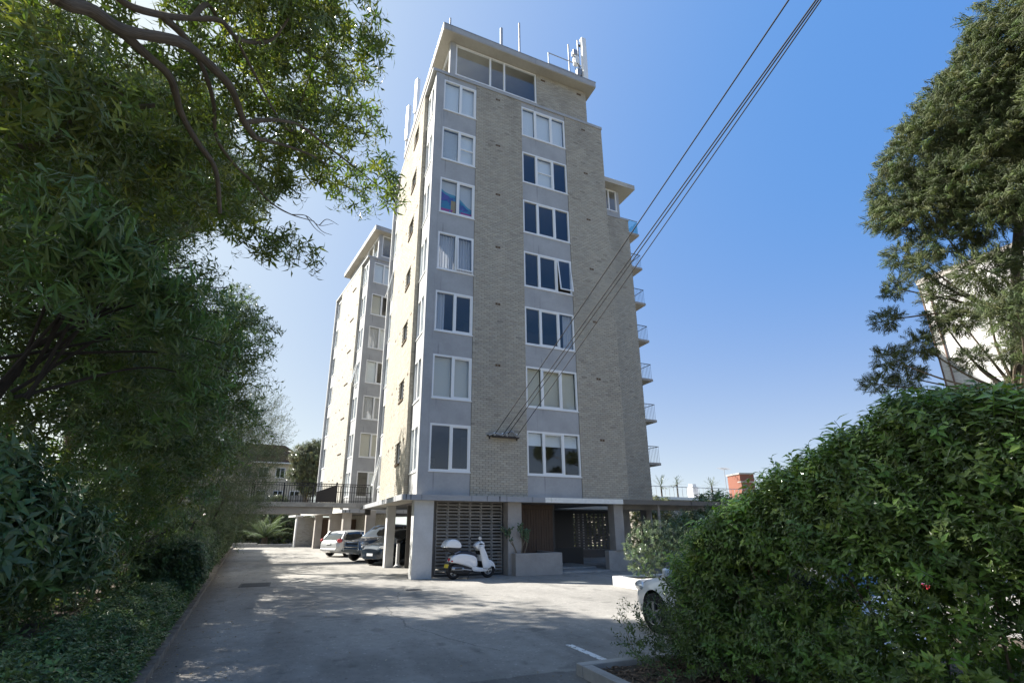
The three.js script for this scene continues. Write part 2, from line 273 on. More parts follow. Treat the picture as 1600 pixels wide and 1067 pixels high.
const artTex = tex(256, 256, (u, v) => {
  const d = v - 0.32 - (1 - u) * 0.5 + 0.05 * Math.sin(u * 9); if (d > 0) return [0.62, 0.60, 0.56];
  const n = fbm(u * 6, v * 6, 3), m = fbm(u * 9 + 20, v * 9, 3); if (d > -0.07) return [0.10, 0.32, 0.42];
  if (v < 0.16 && m > 0.5) return [0.42, 0.05, 0.20]; if (Math.abs(u - 0.42) < 0.07 && v < 0.45) return [0.45, 0.30, 0.08];
  return n > 0.52 ? [0.05, 0.22, 0.34] : m > 0.5 ? [0.12, 0.07, 0.30] : [0.05, 0.09, 0.28];
});
// one window: a white frame with its mullions, and panes, sashes, blinds or curtains as its parts
function makeWindow(tower, w, h, pos, turn, cuts, fill, o = {}) {
  const D = 0.09, b = 0.07, fr = [], xs = [0, ...cuts, w], mw = 0.04;
  fr.push(bb(0, 0, -D, b, h, 0), bb(w - b, 0, -D, w, h, 0), bb(b, h - b, -D, w - b, h, 0), bb(b, 0, -D, w - b, b, 0), bb(-0.02, -0.035, -D, w + 0.02, -0.001, 0.035));
  for (const c of cuts) fr.push(bb(c - mw, b, -D, c + mw, h - b, 0.001));
  const win = part('window', fr, M.white, tower, o.label); win.position.set(...pos); win.rotation.y = turn;
  xs.slice(0, -1).forEach((x, i) => {
    const x0 = i ? x + mw : x + b, x1 = i < cuts.length ? xs[i + 1] - mw : w - b, y0 = b, y1 = h - b, f = fill[i];
    if (o.open === i) { // a casement pushed out at the foot
      const s = part('sash', [bb(0, -(y1 - y0), -0.02, 0.05, 0, 0.02), bb(x1 - x0 - 0.05, -(y1 - y0), -0.02, x1 - x0, 0, 0.02), bb(0.05, -0.05, -0.02, x1 - x0 - 0.05, 0, 0.02), bb(0.05, -(y1 - y0), -0.02, x1 - x0 - 0.05, -(y1 - y0) + 0.05, 0.02)], M.white, win);
      s.position.set(x0, y1, 0.01); s.rotation.x = -(o.angle || 0.13);
      const p = part('pane', bb(0.05, -(y1 - y0) + 0.05, -0.003, x1 - x0 - 0.05, -0.05, 0.003), M.glass, win); p.position.copy(s.position); p.rotation.copy(s.rotation);
    } else {
      if (o.sash && o.sash.includes(i)) part('sash', [bb(x0, y0, -0.07, x0 + 0.045, y1, -0.015), bb(x1 - 0.045, y0, -0.07, x1, y1, -0.015), bb(x0 + 0.045, y1 - 0.045, -0.07, x1 - 0.045, y1, -0.015), bb(x0 + 0.045, y0, -0.07, x1 - 0.045, y0 + 0.045, -0.015), ...(f === 'hung' ? [bb(x0 + 0.045, y0 + (y1 - y0) * 0.45, -0.07, x1 - 0.045, y0 + (y1 - y0) * 0.45 + 0.05, -0.012)] : [])], M.white, win);
      part('pane', bb(x0, y0, -0.056, x1, y1, -0.05), M.glass, win);
    }
    const Z = -0.17, H = y1 - y0;
    if (f === 'blind' || f === 'hung') part('blind', bb(x0, y0, Z, x1, y1, Z + 0.004), M.blind, win);
    else if (f === 'beige') part('blind', bb(x0, y0, Z, x1, y1, Z + 0.004), M.blindBeige, win);
    else if (f === 'half') part('blind', [bb(x0, y1 - H * 0.30, Z, x1, y1, Z + 0.004), bb(x0, y1 - H * 0.30 - 0.02, Z - 0.01, x1, y1 - H * 0.30, Z + 0.012)], M.blind, win);
    else if (f === 'venetian') { const sl = []; for (let y = y0 + 0.02; y < y1; y += 0.05) { const g = new THREE.BoxGeometry(x1 - x0, 0.003, 0.054); g.rotateX(1.25); g.translate((x0 + x1) / 2, y, Z); sl.push(metricUV(g.toNonIndexed())); } part('blind', sl, M.blind, win).userData.kind = 'stuff'; }
    else if (f === 'curtain' || f === 'side' || f === 'slim') {
      const a = f === 'slim' ? x0 + (x1 - x0) * 0.35 : x0, e = f === 'side' ? x0 + (x1 - x0) * 0.52 : x1, g = new THREE.PlaneGeometry(e - a, H, 60, 1), p = g.attributes.position;
      for (let k = 0; k < p.count; k++) { const x = p.getX(k) + (e - a) / 2; p.setZ(k, 0.025 * Math.sin(x * 62 + 2 * Math.sin(x * 9)) + 0.012 * Math.sin(x * 131)); }
      g.translate((a + e) / 2, y0 + H / 2, Z); g.computeVertexNormals(); part('curtain', g, M.curtain, win);
    } else if (f === 'art') { const g = new THREE.BoxGeometry(x1 - x0, H, 0.004), u = g.attributes.uv; for (let k = 0; k < u.count; k++) u.setX(k, (lerp(x0, x1, u.getX(k))) / w); g.translate((x0 + x1) / 2, y0 + H / 2, Z); part('cloth_hanging', g, std([1, 1, 1], { map: artTex, roughness: 0.95 }), win, 'purple, teal and yellow printed cloth hung inside the window'); }
  });
  return win;
}
const leftFill = { 7: ['blind', 'blind'], 6: ['venetian', 'hung'], 5: ['art', 'art'], 4: ['curtain', 'curtain'], 3: ['side', 'dark'], 2: ['beige', 'beige'], 1: ['dark', 'dark'] };
const rightFill = { 7: ['blind', 'blind', 'blind'], 6: ['dark', 'hung', 'dark'], 5: ['dark', 'dark', 'dark'], 4: ['dark', 'dark', 'dark'], 3: ['dark', 'dark', 'slim'], 2: ['beige', 'beige', 'beige'], 1: ['half', 'half', 'half'] };
function railing(parent, x0, x1, y, z, h, along, mat, step = 0.11) { // top rail, foot rail, balusters between two points
  const P = (t, yy, r) => (along === 'x' ? bb(t - r, yy[0], z - r, t + r, yy[1], z + r) : bb(z - r, yy[0], t - r, z + r, yy[1], t + r));
  const rail = (y0, y1, r) => (along === 'x' ? bb(x0, y0, z - r, x1, y1, z + r) : bb(z - r, y0, x0, z + r, y1, x1));
  part('handrail', rail(y + h - 0.03, y + h, 0.025), mat, parent); part('bottom_rail', rail(y + 0.06, y + 0.085, 0.015), mat, parent);
  const n = Math.round((x1 - x0) / step); for (let i = 0; i <= n; i++) part(i % 12 ? 'baluster' : 'post', P(lerp(x0, x1, i / n), [y + (i % 12 ? 0.085 : 0), y + h - 0.03], i % 12 ? 0.007 : 0.02), mat, parent);
}
function makeTower(front) {
  const T = front
    ? thing('apartment_tower', 'tall cream brick apartment tower with flat roofed penthouse, standing over the white scooter', 'apartment building')
    : thing('apartment_tower', 'second apartment tower with sunlit side wall, standing farther back beyond the footbridge', 'apartment building');
  const top = 22.12, cornerX = 0.158;
  const W = (name, geo, mat, label) => part(name, geo, mat, T, label);
  const wy = (k) => 3.65 + (k - 1) * FH, WH = 1.76;
  // --- front: corner pier, window columns with painted panels, brick between
  W('corner_pier', bb(cornerX, 2.78, -0.30, 0.55, top, 0), M.paint);
  const panel = (x0, x1, y0, y1, z = -0.03) => W('spandrel_panel', bb(x0, y0, z - 0.2, x1, y1, z), M.paint);
  for (const [x0, x1] of [[0.55, 2.15], [4.53, 6.99]]) { panel(x0, x1, 2.78, wy(1) - 0.035); for (let k = 1; k < 7; k++) panel(x0, x1, wy(k) + WH, wy(k + 1) - 0.035); panel(x0, x1, wy(7) + WH, top); }
  for (let k = 1; k <= 7; k++) {
    makeWindow(T, 1.6, WH, [0.55, wy(k), -0.03], 0, [0.81], front ? leftFill[k] : [['blind', 'blind'], ['dark', 'blind'], ['beige', 'beige'], ['curtain', 'curtain'], ['blind', 'dark'], ['curtain', 'blind'], ['beige', 'dark']][k % 7], front ? { sash: [1], open: k === 4 ? 1 : -1, angle: 0.05, label: k === 5 ? 'window with a purple and teal printed cloth inside' : undefined } : { sash: [1] });
    makeWindow(T, 2.46, WH, [4.53, wy(k), -0.03], 0, [0.75, 1.67], front ? rightFill[k] : ['dark', 'blind', 'dark'], { sash: [1], open: front && k === 4 ? 2 : -1, label: front && k === 4 ? 'window with its outer casement pushed open' : undefined });
  }
  const wallsFront = [[2.15, 4.53], [6.99, 9.25]];
  for (const [x0, x1] of wallsFront) { const b = W('brick_wall', bb(x0, 2.78, -0.25, x1, top, -0.026), front ? M.mortar : flatBrick); if (front) brickwork(b, x0 + 0.01, x1 - 0.005, 2.80, top, (u, y, j) => V(u, y, -0.013 + j), 0); }
  // --- left side: bay, brick block standing proud, far bay, fin
  for (const [z0, z1, far] of [[-1.55, -0.30, 0], [-9.4, -7.45, 1]]) {
    const a = far ? -9.35 : -1.5, e = far ? -7.6 : -0.30, pn = (y0, y1) => W('spandrel_panel', bb(cornerX + 0.02, y0, z0, cornerX + 0.22, y1, z1), M.paint);
    pn(2.78, wy(1) - 0.035); for (let k = 1; k < 7; k++) pn(wy(k) + WH, wy(k + 1) - 0.035); pn(wy(7) + WH, top);
    for (let k = 1; k <= 7; k++) makeWindow(T, e - a, WH, [cornerX + 0.02, wy(k), a], -Math.PI / 2, [(e - a) / 2], [['dark', 'blind'], ['blind', 'dark'], ['curtain', 'dark']][(k + far) % 3], { open: (k + (front ? 0 : 1)) % 4 === 1 && far !== (front ? 0 : 1) ? 0 : -1, angle: 0.2 });
    W('spandrel_panel', bb(cornerX + 0.02, 2.78, far ? -9.4 : -1.55, cornerX + 0.22, top, far ? -9.35 : -1.5), M.paint); if (far) W('spandrel_panel', bb(cornerX + 0.02, 2.78, -7.6, cornerX + 0.22, top, -7.45), M.paint);
  }
  const holes = []; for (let k = 1; k <= 7; k++) holes.push([-3.62, -2.75, 4.18 + (k - 1) * FH, 5.10 + (k - 1) * FH]);
  const side = [bb(0.026, 2.78, -7.45, 0.3, top, -3.62), bb(0.026, 2.78, -2.75, 0.3, top, -1.576)];
  holes.forEach((h, i) => side.push(bb(0.026, i ? holes[i - 1][3] : 2.78, -3.62, 0.3, h[2], -2.75))); side.push(bb(0.026, holes[6][3], -3.62, 0.3, top, -2.75));
  const sw = W('brick_wall', side, front ? M.mortar : flatBrick);
  if (front) { brickwork(sw, -7.44, -1.555, 2.80, top, (u, y, j) => V(0.013 + j, y, u), -Math.PI / 2, holes); brickwork(sw, 0.03, 0.30, 2.80, top, (u, y, j) => V(u, y, -1.562 + j), 0); }
  else W('brick_wall', bb(0, 2.78, -7.45, 0.02, top, -1.56), flatBrick).visible = true;
  for (const h of holes) { // small casements with a brick sill
    const s = W('window', [bb(0.10, h[2] + 0.02, -3.62, 0.16, h[3], -3.57), bb(0.10, h[2] + 0.02, -2.80, 0.16, h[3], -2.75), bb(0.10, h[3] - 0.05, -3.57, 0.16, h[3], -2.80), bb(0.10, h[2] + 0.02, -3.57, 0.16, h[2] + 0.07, -2.80)], M.white);
    part('pane', bb(0.12, h[2] + 0.07, -3.57, 0.126, h[3] - 0.05, -2.80), M.glass, s); part('sill', bb(-0.045, h[2] - 0.05, -3.66, 0.10, h[2] + 0.02, -2.71), M.terracotta, s);
  }
  W('end_fin', bb(0, 2.78, -9.62, 0.32, top, -9.42), M.paint);
  // terracotta air vents
  for (let k = 1; k <= 7; k++) for (const [x, y] of [[3.26, 5.26 + (k - 1) * FH], [8.1, 5.24 + (k - 1) * FH]]) if (!(k === 1 && x < 4)) { const v = W('air_vent', [0, 1].map((i) => bb(x - 0.11 + i * 0.12, y - 0.05, -0.02, x - 0.01 + i * 0.12, y + 0.05, 0.006)), M.terracotta); if (!front) v.visible = true; }
  for (let k = 1; k <= 7; k++) for (const z of [-2.0, -4.4, -5.5]) W('air_vent', bb(-0.008, 5.03 + (k - 1) * FH, z - 0.11, 0.02, 5.13 + (k - 1) * FH, z + 0.11), M.terracotta);
  // other sides (plain brick), inner floors
  W('brick_wall', [bb(9.0, 2.78, -6.1, 9.248, top, -0.26), bb(0.32, 2.78, -9.62, 9.248, top, -9.4)], flatBrick);
  for (let k = 0; k < 8; k++) W('inner_floor', bb(0.42, 2.60 + k * FH + (k ? 0.08 : 0), -9.38, 8.98, 2.78 + k * FH, -0.27), M.interior);
  W('inner_wall', bb(2.6, 2.78, -7.0, 8.9, top, -2.6), M.interior);
  // parapet, penthouse, eaves
  W('parapet_coping', [bb(cornerX - 0.18, top, -0.3, 9.28, top + 0.15, 0.035), bb(cornerX - 0.18, top, -9.65, 0.34, top + 0.15, -0.3)], M.paint);
  W('roof_slab', bb(0.34, top - 0.2, -9.4, 9.25, top + 0.02, -0.3), M.concrete);
  W('penthouse_wall', [bb(0.85, top + 0.02, -0.50, 1.14, 24.66, -0.28), bb(1.14, top + 0.02, -0.50, 5.55, 22.70, -0.31), bb(0.85, top + 0.02, -8.6, 1.05, 22.70, -0.5), bb(0.85, top + 0.02, -8.6, 1.05, 24.66, -4.6)], M.paint);
  const pb = W('penthouse_wall', bb(5.55, top + 0.02, -0.50, 8.6, 24.66, -0.304), front ? M.mortar : flatBrick); if (front) brickwork(pb, 5.56, 8.6, top + 0.05, 24.66, (u, y, j) => V(u, y, -0.291 + j), 0);
  W('penthouse_wall', [bb(8.4, top + 0.02, -8.6, 8.6, 24.66, -0.5), bb(1.05, top + 0.02, -8.6, 8.4, 24.66, -8.4), bb(1.4, top + 0.02, -8.0, 8.2, 24.5, -3.2)], M.interior);
  for (const x of [5.95, 8.15]) W('air_vent', bb(x - 0.13, 24.30, -0.30, x + 0.13, 24.42, -0.27), M.terracotta);
  makeWindow(T, 4.41, 1.93, [1.14, 22.70, -0.30], 0, [1.83, 2.60], ['dark', 'dark', 'dark']);
  makeWindow(T, 4.1, 1.93, [0.88, 22.70, -4.6], -Math.PI / 2, [1.4, 2.8], ['dark', 'dark', 'dark']);
  const roof = W('eaves_roof', bb(0.37, 24.66, -9.1, 8.95, 25.02, 0.2, 0.01), M.soffit);
  part('roof_edge', [bb(0.34, 25.02, -9.13, 8.98, 25.06, 0.23)], M.galv, roof);
  part('fascia', [bb(0.352, 24.70, -9.1, 0.368, 25.02, 0.2), bb(0.352, 24.70, 0.201, 8.95, 25.02, 0.216)], M.paint, roof);
  return T;
}
const tower = makeTower(true);
const tower2 = makeTower(false);
tower2.position.set(-0.54, 0, -17.75); tower2.rotation.y = 10 * D2R;
// --- the front tower's lower storey: slab, fascias, pillars, screens
{
  const T = tower, W = (name, geo, mat, label) => part(name, geo, mat, T, label);
  W('floor_slab', [bb(-0.38, 2.605, -11.2, 9.0, 2.775, 0.23), bb(9.0, 2.605, -14.6, 15.65, 2.775, -5.9)], M.soffit);
  const fas = (x0, x1, m) => { const g = new THREE.BoxGeometry(x1 - x0, 0.19, 0.02); g.translate((x0 + x1) / 2, 2.69, 0.241); return W('fascia', g, m); };
  fas(-0.38, 5.14, M.fasciaGrey); fas(5.14, 8.76, M.fasciaWhite).userData.label = 'whiter length of the slab edge with dark run marks';  // this length is coloured whiter than the slab edge beside it
  { const g = new THREE.BoxGeometry(11.4, 0.19, 0.02); g.rotateY(Math.PI / 2); g.translate(-0.391, 2.69, -5.49); W('fascia', g, M.fasciaGrey); }
  W('column', bb(0.09, 0, -0.36, 0.80, 2.605, 0.03, 0.012), M.paleRender);
  W('column', bb(0.09, 0, -5.62, 0.46, 2.605, -5.2, 0.012), M.paleRender);
  W('column', bb(0.09, 0, -12.5, 0.62, 2.605, -12.1, 0.012), M.render);
  W('column', bb(3.70, 0, -0.62, 4.27, 2.605, -0.06, 0.012), M.render);
  W('column', bb(8.46, 0.78, -0.45, 8.92, 2.605, -0.02, 0.012), M.render);
  W('garage_wall', [bb(0.9, 0, -4.9, 6.45, 2.605, -4.7), bb(5.6, 0, -11.2, 5.8, 2.605, -4.9), bb(0.9, 0, -2.9, 1.04, 2.605, -0.5), bb(-0.2, 2.3, -10.7, 0.09, 2.6, -10.5)], M.garage);
  // breeze block screen: six by twenty-one hollow blocks
  {
    const s = W('breeze_screen', [bb(1.0, 0, -0.66, 1.04, 2.605, -0.5), bb(3.655, 0, -0.66, 3.69, 2.605, -0.5), bb(1.04, 0, -0.66, 3.655, 0.075, -0.5)], M.dark);
    const w = 2.61 / 6, h = 2.52 / 21, blk = merge([bb(0.006, 0.004, -0.1, w - 0.006, 0.032, 0), bb(0.006, h - 0.032, -0.1, w - 0.006, h - 0.004, 0), bb(0.006, 0.032, -0.1, 0.034, h - 0.032, 0), bb(w - 0.034, 0.032, -0.1, w - 0.006, h - 0.032, 0)]);
    const tones = [0, 1, 2].map((i) => std([1, 1, 1], { map: M.concrete.map, color: new THREE.Color().setRGB(0.90 - i * 0.08, 0.88 - i * 0.08, 0.84 - i * 0.08), roughness: 0.9 }));
    for (let i = 0; i < 6; i++) for (let j = 0; j < 21; j++) { const b = part('breeze_block', blk, tones[Math.floor(rnd() * 3)], s); b.position.set(1.042 + i * w, 0.078 + j * h, -0.5 + rr(-0.004, 0.004)); }
  }
  // timber boarded wall behind the planter
  {
    const s = W('timber_wall', bb(4.28, 0, -1.72, 6.46, 2.605, -1.64), M.dark); let x = 4.29;
    while (x < 6.42) { const w = rr(0.105, 0.125), b = part('board', bb(x, 0.02, 0, Math.min(x + w, 6.45), 2.40, 0.024, 0.004), M.wood, s); b.position.z = -1.64 + rr(0, 0.006); x += w + 0.008; }
    part('board', bb(4.28, 2.41, -1.64, 6.46, 2.60, -1.605), M.wood, s);
  }
  // entry recess with its low walls and the second, see-through screen far inside
  W('recess_wall', [bb(6.46, 0, -8.1, 6.6, 2.605, -1.72), bb(6.6, 0, -8.2, 11.28, 2.605, -8.04)], M.recess);
  W('low_wall', [bb(6.6, 0, -3.2, 8.75, 0.78, -3.0, 0.01)], M.recess);
  W('low_wall', bb(8.12, 0, -0.34, 9.9, 0.78, -0.06, 0.01), M.render);
  W('step', [bb(5.8, 0, -1.5, 8.1, 0.07, 0.12, 0.01), bb(6.5, 0.07, -3.0, 8.1, 0.14, -1.0, 0.01)], M.concrete);
  {
    const s = W('breeze_screen', [bb(11.28, 0, -8.2, 14.9, 0.42, -8.05), bb(11.28, 2.46, -8.2, 14.9, 2.605, -8.05), bb(14.87, 0.42, -8.2, 15.0, 2.46, -8.05)], M.garage);
    const w = 0.3, h = 0.145, blk = merge([bb(0.002, 0.002, -0.1, w - 0.002, 0.042, 0), bb(0.002, h - 0.042, -0.1, w - 0.002, h - 0.002, 0), bb(0.002, 0.042, -0.1, 0.06, h - 0.042, 0), bb(w - 0.06, 0.042, -0.1, w - 0.002, h - 0.042, 0)]);
    for (let i = 0; i < 12; i++) for (let j = 0; j < 14; j++) { const x = 11.27 + i * w; const b = part('breeze_block', blk, M.garage, s); b.position.set(x, 0.43 + j * h, -8.07); }
  }
  W('column', bb(10.3, 0, -2.4, 10.75, 2.605, -2.0, 0.01), M.render);
  W('column', [bb(15.0, 0, -6.6, 15.45, 2.605, -6.15), bb(15.0, 0, -13.9, 15.45, 2.605, -13.5)], M.render);
  // east wing, set back
  const top = 22.12;
  const wb = W('brick_wall', bb(9.25, 2.78, -6.35, 15.6, top, -6.126), M.mortar);
  brickwork(wb, 9.26, 15.595, 2.80, top, (u, y, j) => V(u, y, -6.113 + j), 0);
  W('brick_wall', [bb(15.38, 2.78, -14.5, 15.598, top, -6.36), bb(9.25, 2.78, -14.5, 15.38, top, -14.3)], flatBrick);
  W('parapet_coping', bb(9.25, top, -6.4, 15.64, top + 0.13, -6.07), M.paint);
  W('roof_slab', bb(9.25, top - 0.2, -14.3, 15.38, top + 0.02, -6.36), M.concrete);
  W('penthouse_wall', [bb(9.6, top, -7, 13.7, 24.62, -6.42), bb(14.98, top + 0.13, -7, 15.2, 24.62, -6.42), bb(13.7, top + 0.13, -6.6, 14.98, 22.9, -6.42), bb(15.0, top, -14, 15.2, 24.62, -7)], M.paint);
  makeWindow(T, 1.28, 1.72, [13.7, 22.9, -6.42], 0, [0.64], ['dark', 'dark']);
  W('eaves_roof', bb(9.3, 24.62, -14.4, 16.15, 24.98, -5.75, 0.01), M.soffit);
  for (let k = 1; k <= 7; k++) { // balconies on the wing's side
    const y = 2.78 + k * FH, b = W('balcony', bb(15.6, y - 0.16, -9.6, 17.15, y, -6.9, 0.01), M.render);
    if (k === 7) { part('glass_panel', [bb(15.7, y + 0.05, -6.97, 17.1, y + 1.05, -6.955), bb(17.09, y + 0.05, -9.5, 17.105, y + 1.05, -6.97)], M.balconyGlass, b); part('handrail', bb(15.62, y + 1.05, -6.985, 17.12, y + 1.08, -6.94), M.galv, b); }
    else {
      part('handrail', [bb(15.62, y + 1.0, -6.98, 17.11, y + 1.03, -6.94), bb(17.08, y + 1.0, -9.55, 17.11, y + 1.03, -6.98)], M.blackMetal, b);
      for (let i = 0; i <= 12; i++) part('baluster', bb(15.66 + i * 0.118, y, -6.966, 15.672 + i * 0.118, y + 1.0, -6.954), M.blackMetal, b);
      for (let i = 0; i <= 18; i++) part('baluster', bb(17.088, y, -9.5 + i * 0.14, 17.1, y + 1.0, -9.488 + i * 0.14), M.blackMetal, b);
    }
  }
  // canopy going on to the right beyond the slab, on thin posts
  const cn = thing('pergola_canopy', 'flat dark edged canopy on thin posts running right from the tower above the shrubs', 'canopy');
  part('roof', bb(9.0, 2.66, -3.2, 14.6, 2.775, 0.23), M.fasciaDark, cn);
  { const g = new THREE.BoxGeometry(5.86, 0.19, 0.02); g.translate(11.69, 2.69, 0.241); part('fascia', g, M.fasciaDark, cn); }
  part('beam', bb(9.0, 2.42, -1.1, 14.4, 2.66, -0.95), M.render, cn);
  for (const [x, z, w] of [[10.72, 0.0, 0.07], [12.2, -2.6, 0.16], [14.2, 0.0, 0.07]]) part('post', bb(x, 0, z - w, x + w * 1.6, 2.66, z), M.render, cn);
}
// planter in front of the boarded wall, with its plant
{
  const p = thing('planter_box', 'long low rendered planter box against the boarded wall, right of the scooter', 'planter');
  part('wall', [bb(3.84, 0, 0.14, 5.77, 0.77, 0.30, 0.008), bb(3.84, 0, -1.5, 4.0, 0.77, 0.139, 0.008), bb(5.61, 0, -1.5, 5.77, 0.77, 0.139, 0.008)], M.render, p);
  part('soil', bb(4.0, 0.3, -1.5, 5.61, 0.68, 0.14), M.soil, p);
  const s = thing('jade_plant', 'sparse jade plant with round leaves growing at the end of the planter box', 'plant', [4.12, 0.66, 0.02]); s.scale.setScalar(1.35);
  const lg = new THREE.SphereGeometry(0.036, 6, 4).scale(1, 0.45, 0.8), leafM = phys([0.07, 0.12, 0.055], { roughness: 0.5, clearcoat: 0.3 }), st = [];
  let cnt = 0;
  const grow = (a, d, len, r, lv) => {
    const b = [a[0] + d.x * len, a[1] + d.y * len, a[2] + d.z * len]; st.push(bar(a, b, r, r * 0.75, 5));
    if (lv >= 2) for (let i = 0; i < 5 && cnt < 290; i++, cnt++) { const m = part('leaf', lg, leafM, s); m.position.set(lerp(a[0], b[0], i / 4) + rr(-0.03, 0.03), lerp(a[1], b[1], i / 4) + rr(-0.03, 0.03), lerp(a[2], b[2], i / 4) + rr(-0.03, 0.03)); m.rotation.set(rr(-1, 1), rr(0, 6), rr(-1, 1)); m.scale.setScalar(rr(0.7, 1.2)); }
    if (lv < 4) for (let i = 0; i < (lv === 0 ? 2 : lv < 3 ? 2 : 1); i++) grow(b, d.clone().add(V(rr(-0.7, 0.7), rr(-0.1, 0.35), rr(-0.5, 0.5))).normalize(), len * rr(0.62, 0.9), r * 0.72, lv + 1);
  };
  for (const [x, dx] of [[-0.05, -0.35], [0.05, 0.1], [0.12, 0.35]]) grow([x, 0, 0], V(dx, 1, rr(-0.2, 0.2)).normalize(), 0.26, 0.02, 0);
  part('stem', st, std([0.20, 0.16, 0.11], { roughness: 0.9 }), s);
}
// things on the tower roof
{
  const pole = (label, x, z, h, r, y = 25.06) => { const t = thing('roof_pole', label, 'pole', [x, y, z]); part('shaft', bar([0, 0, 0], [0, h, 0], r, r, 10), M.galv, t); part('base_plate', bb(-0.12, 0, -0.12, 0.12, 0.03, 0.12), M.galv, t); return t; };
  pole('short dark pole on the roof at the far left corner of the eaves', 0.98, -1.0, 2.1, 0.045);
  pole('thick grey pole standing on the tower roof, second from the eaves corner', 3.87, -1.0, 2.85, 0.075);
  pole('tallest thin grey pole at the middle of the tower roof edge', 4.96, -1.0, 3.8, 0.05);
  pole('thin pole passing through the roof guard rail', 8.13, -1.0, 3.75, 0.045);
  const g = thing('guard_rail', 'two rail galvanised guard rail on the roof left of the phone antenna', 'railing', [6.77, 25.06, -1.0]);
  part('post', bar([0, 0, 0], [0, 2.5, 0], 0.035), M.galv, g); part('rail', bar([0, 2.48, 0], [2.2, 2.48, 0], 0.028), M.galv, g); part('rail', bar([0, 1.7, 0], [2.2, 1.7, 0], 0.028), M.galv, g);
  const b = thing('roof_plant_box', 'pale grey cabinet on the roof behind the guard rail', 'cabinet', [6.3, 25.06, -3.2]); part('body', bb(-0.9, 0, -0.7, 1.6, 2.1, 0.7, 0.02), M.white, b); part('door', bb(-0.7, 0.2, 0.7, 0.2, 1.9, 0.715), M.paint, b);
  const ant = (label, x, y, z, turn, rich, h = 2.7) => {
    const t = thing('panel_antenna', label, 'antenna', [x, y, z], turn);
    part('mast', bar([-0.28, -0.3, 0], [-0.28, h + 0.1, 0], 0.05, 0.05, 8), M.galv, t);
    part('panel', bb(-0.14, 0.25, 0.02, 0.16, h + 0.2, 0.24, 0.03), M.white, t);
    part('bracket', [bb(-0.3, 0.6, -0.04, 0.0, 0.68, 0.04), bb(-0.3, h - 0.3, -0.04, 0.0, h - 0.22, 0.04)], M.blackMetal, t);
    if (rich) { for (const [dx, dy, hh] of [[-0.62, 1.3, 0.55], [-0.5, 0.5, 0.45], [-0.7, 1.95, 0.35]]) part('radio_unit', bb(dx, dy, -0.1, dx + 0.28, dy + hh, 0.16, 0.02), dy > 1.2 && dy < 1.6 ? M.white : M.galv, t); part('cable', [limb([[-0.6, 1.9, 0.1], [-0.75, 1.0, 0.25], [-0.5, 0.2, 0.1], [-0.2, 0.1, 0]], 0.02, 0.02, 5), limb([[-0.5, 1.3, 0.15], [-0.3, 0.6, 0.3], [-0.45, 0, 0.1]], 0.018, 0.018, 5)], M.blackMetal, t); part('equipment_box', bb(-0.25, -0.25, -0.2, 0.25, 0.25, 0.2, 0.03), M.rubber, t); }
    return t;
  };
  ant('white phone antenna panel with radio boxes at the right end of the tower roof', 9.0, 26.0, -0.9, 0, true, 3.2);
  ant('white phone antenna panel on the left roof edge, nearer to the corner', 0.62, 25.9, -6.7, -1.2, false, 2.7);
  ant('white phone antenna panel on the left roof edge, farther from the corner', 0.62, 26.2, -9.4, -1.2, false, 2.9);
}
// wall bracket with insulators, four service cables and their pole
{
  const t = thing('cable_bracket', 'steel bracket with white insulators on the brick wall where the cables land', 'bracket', [3.48, 5.08, 0]);
  part('arm', [bb(-0.68, -0.02, 0.0, 0.68, 0.03, 0.06), bb(-0.5, -0.06, 0.06, 0.6, -0.02, 0.22), bb(-0.6, -0.12, 0, -0.55, 0.03, 0.05), bb(0.55, -0.12, 0, 0.6, 0.03, 0.05)], M.rust, t);
  const ins = new THREE.LatheGeometry([[0.001, 0], [0.03, 0.01], [0.045, 0.04], [0.03, 0.06], [0.05, 0.09], [0.03, 0.12], [0.001, 0.13]].map((p) => new THREE.Vector2(...p)), 10);
  [-0.42, -0.08, 0.1, 0.52].forEach((x) => { const m = part('insulator', ins, M.white, t); m.position.set(x, -0.01, 0.16); });
  part('service_loop', [limb([[-0.62, 0.0, 0.1], [-0.4, 0.07, 0.2], [-0.2, 0.02, 0.22], [0.0, 0.09, 0.2]], 0.03, 0.028, 6), limb([[-0.15, 0.0, 0.12], [0.08, 0.14, 0.2], [0.3, 0.16, 0.18], [0.45, 0.03, 0.15]], 0.03, 0.028, 6), limb([[0.1, 0.05, 0.15], [0.25, 0.2, 0.2], [0.5, 0.05, 0.2], [0.62, 0.0, 0.12]], 0.024, 0.022, 6)], M.alloy, t);
  const lay = [[-0.42, 1.98, 9, 14.05, 'cable nearest the tower of the bundle, landing leftmost on the bracket'], [-0.08, 2.34, 9, 14.2, 'cable second from the left of the bundle crossing the sky'], [0.1, 2.375, 9, 14.21, 'cable third from the left of the bundle crossing the sky'], [0.52, 2.41, 9, 14.23, 'lowest black service cable of the bundle, landing rightmost on the bracket']];
  lay.forEach(([x, ex, ey, ez, l], i) => {
    const a = V(3.48 + x, 5.12, 0.2), e = V(ex, ey, ez), b = a.clone().add(e.clone().sub(a).multiplyScalar(2.1)), pts = [];
    for (let k = 0; k <= 24; k++) { const q = a.clone().lerp(b, k / 24); q.y -= 0.30 * (k / 24) * (1 - k / 24); pts.push(q.toArray()); }
    topMesh('overhead_cable', limb(pts, i === 3 ? 0.011 : 0.013, i === 3 ? 0.011 : 0.013, 5), M.rubber, 'thin black overhead ' + l, 'cable', 'service cables crossing the sky');
  });
}
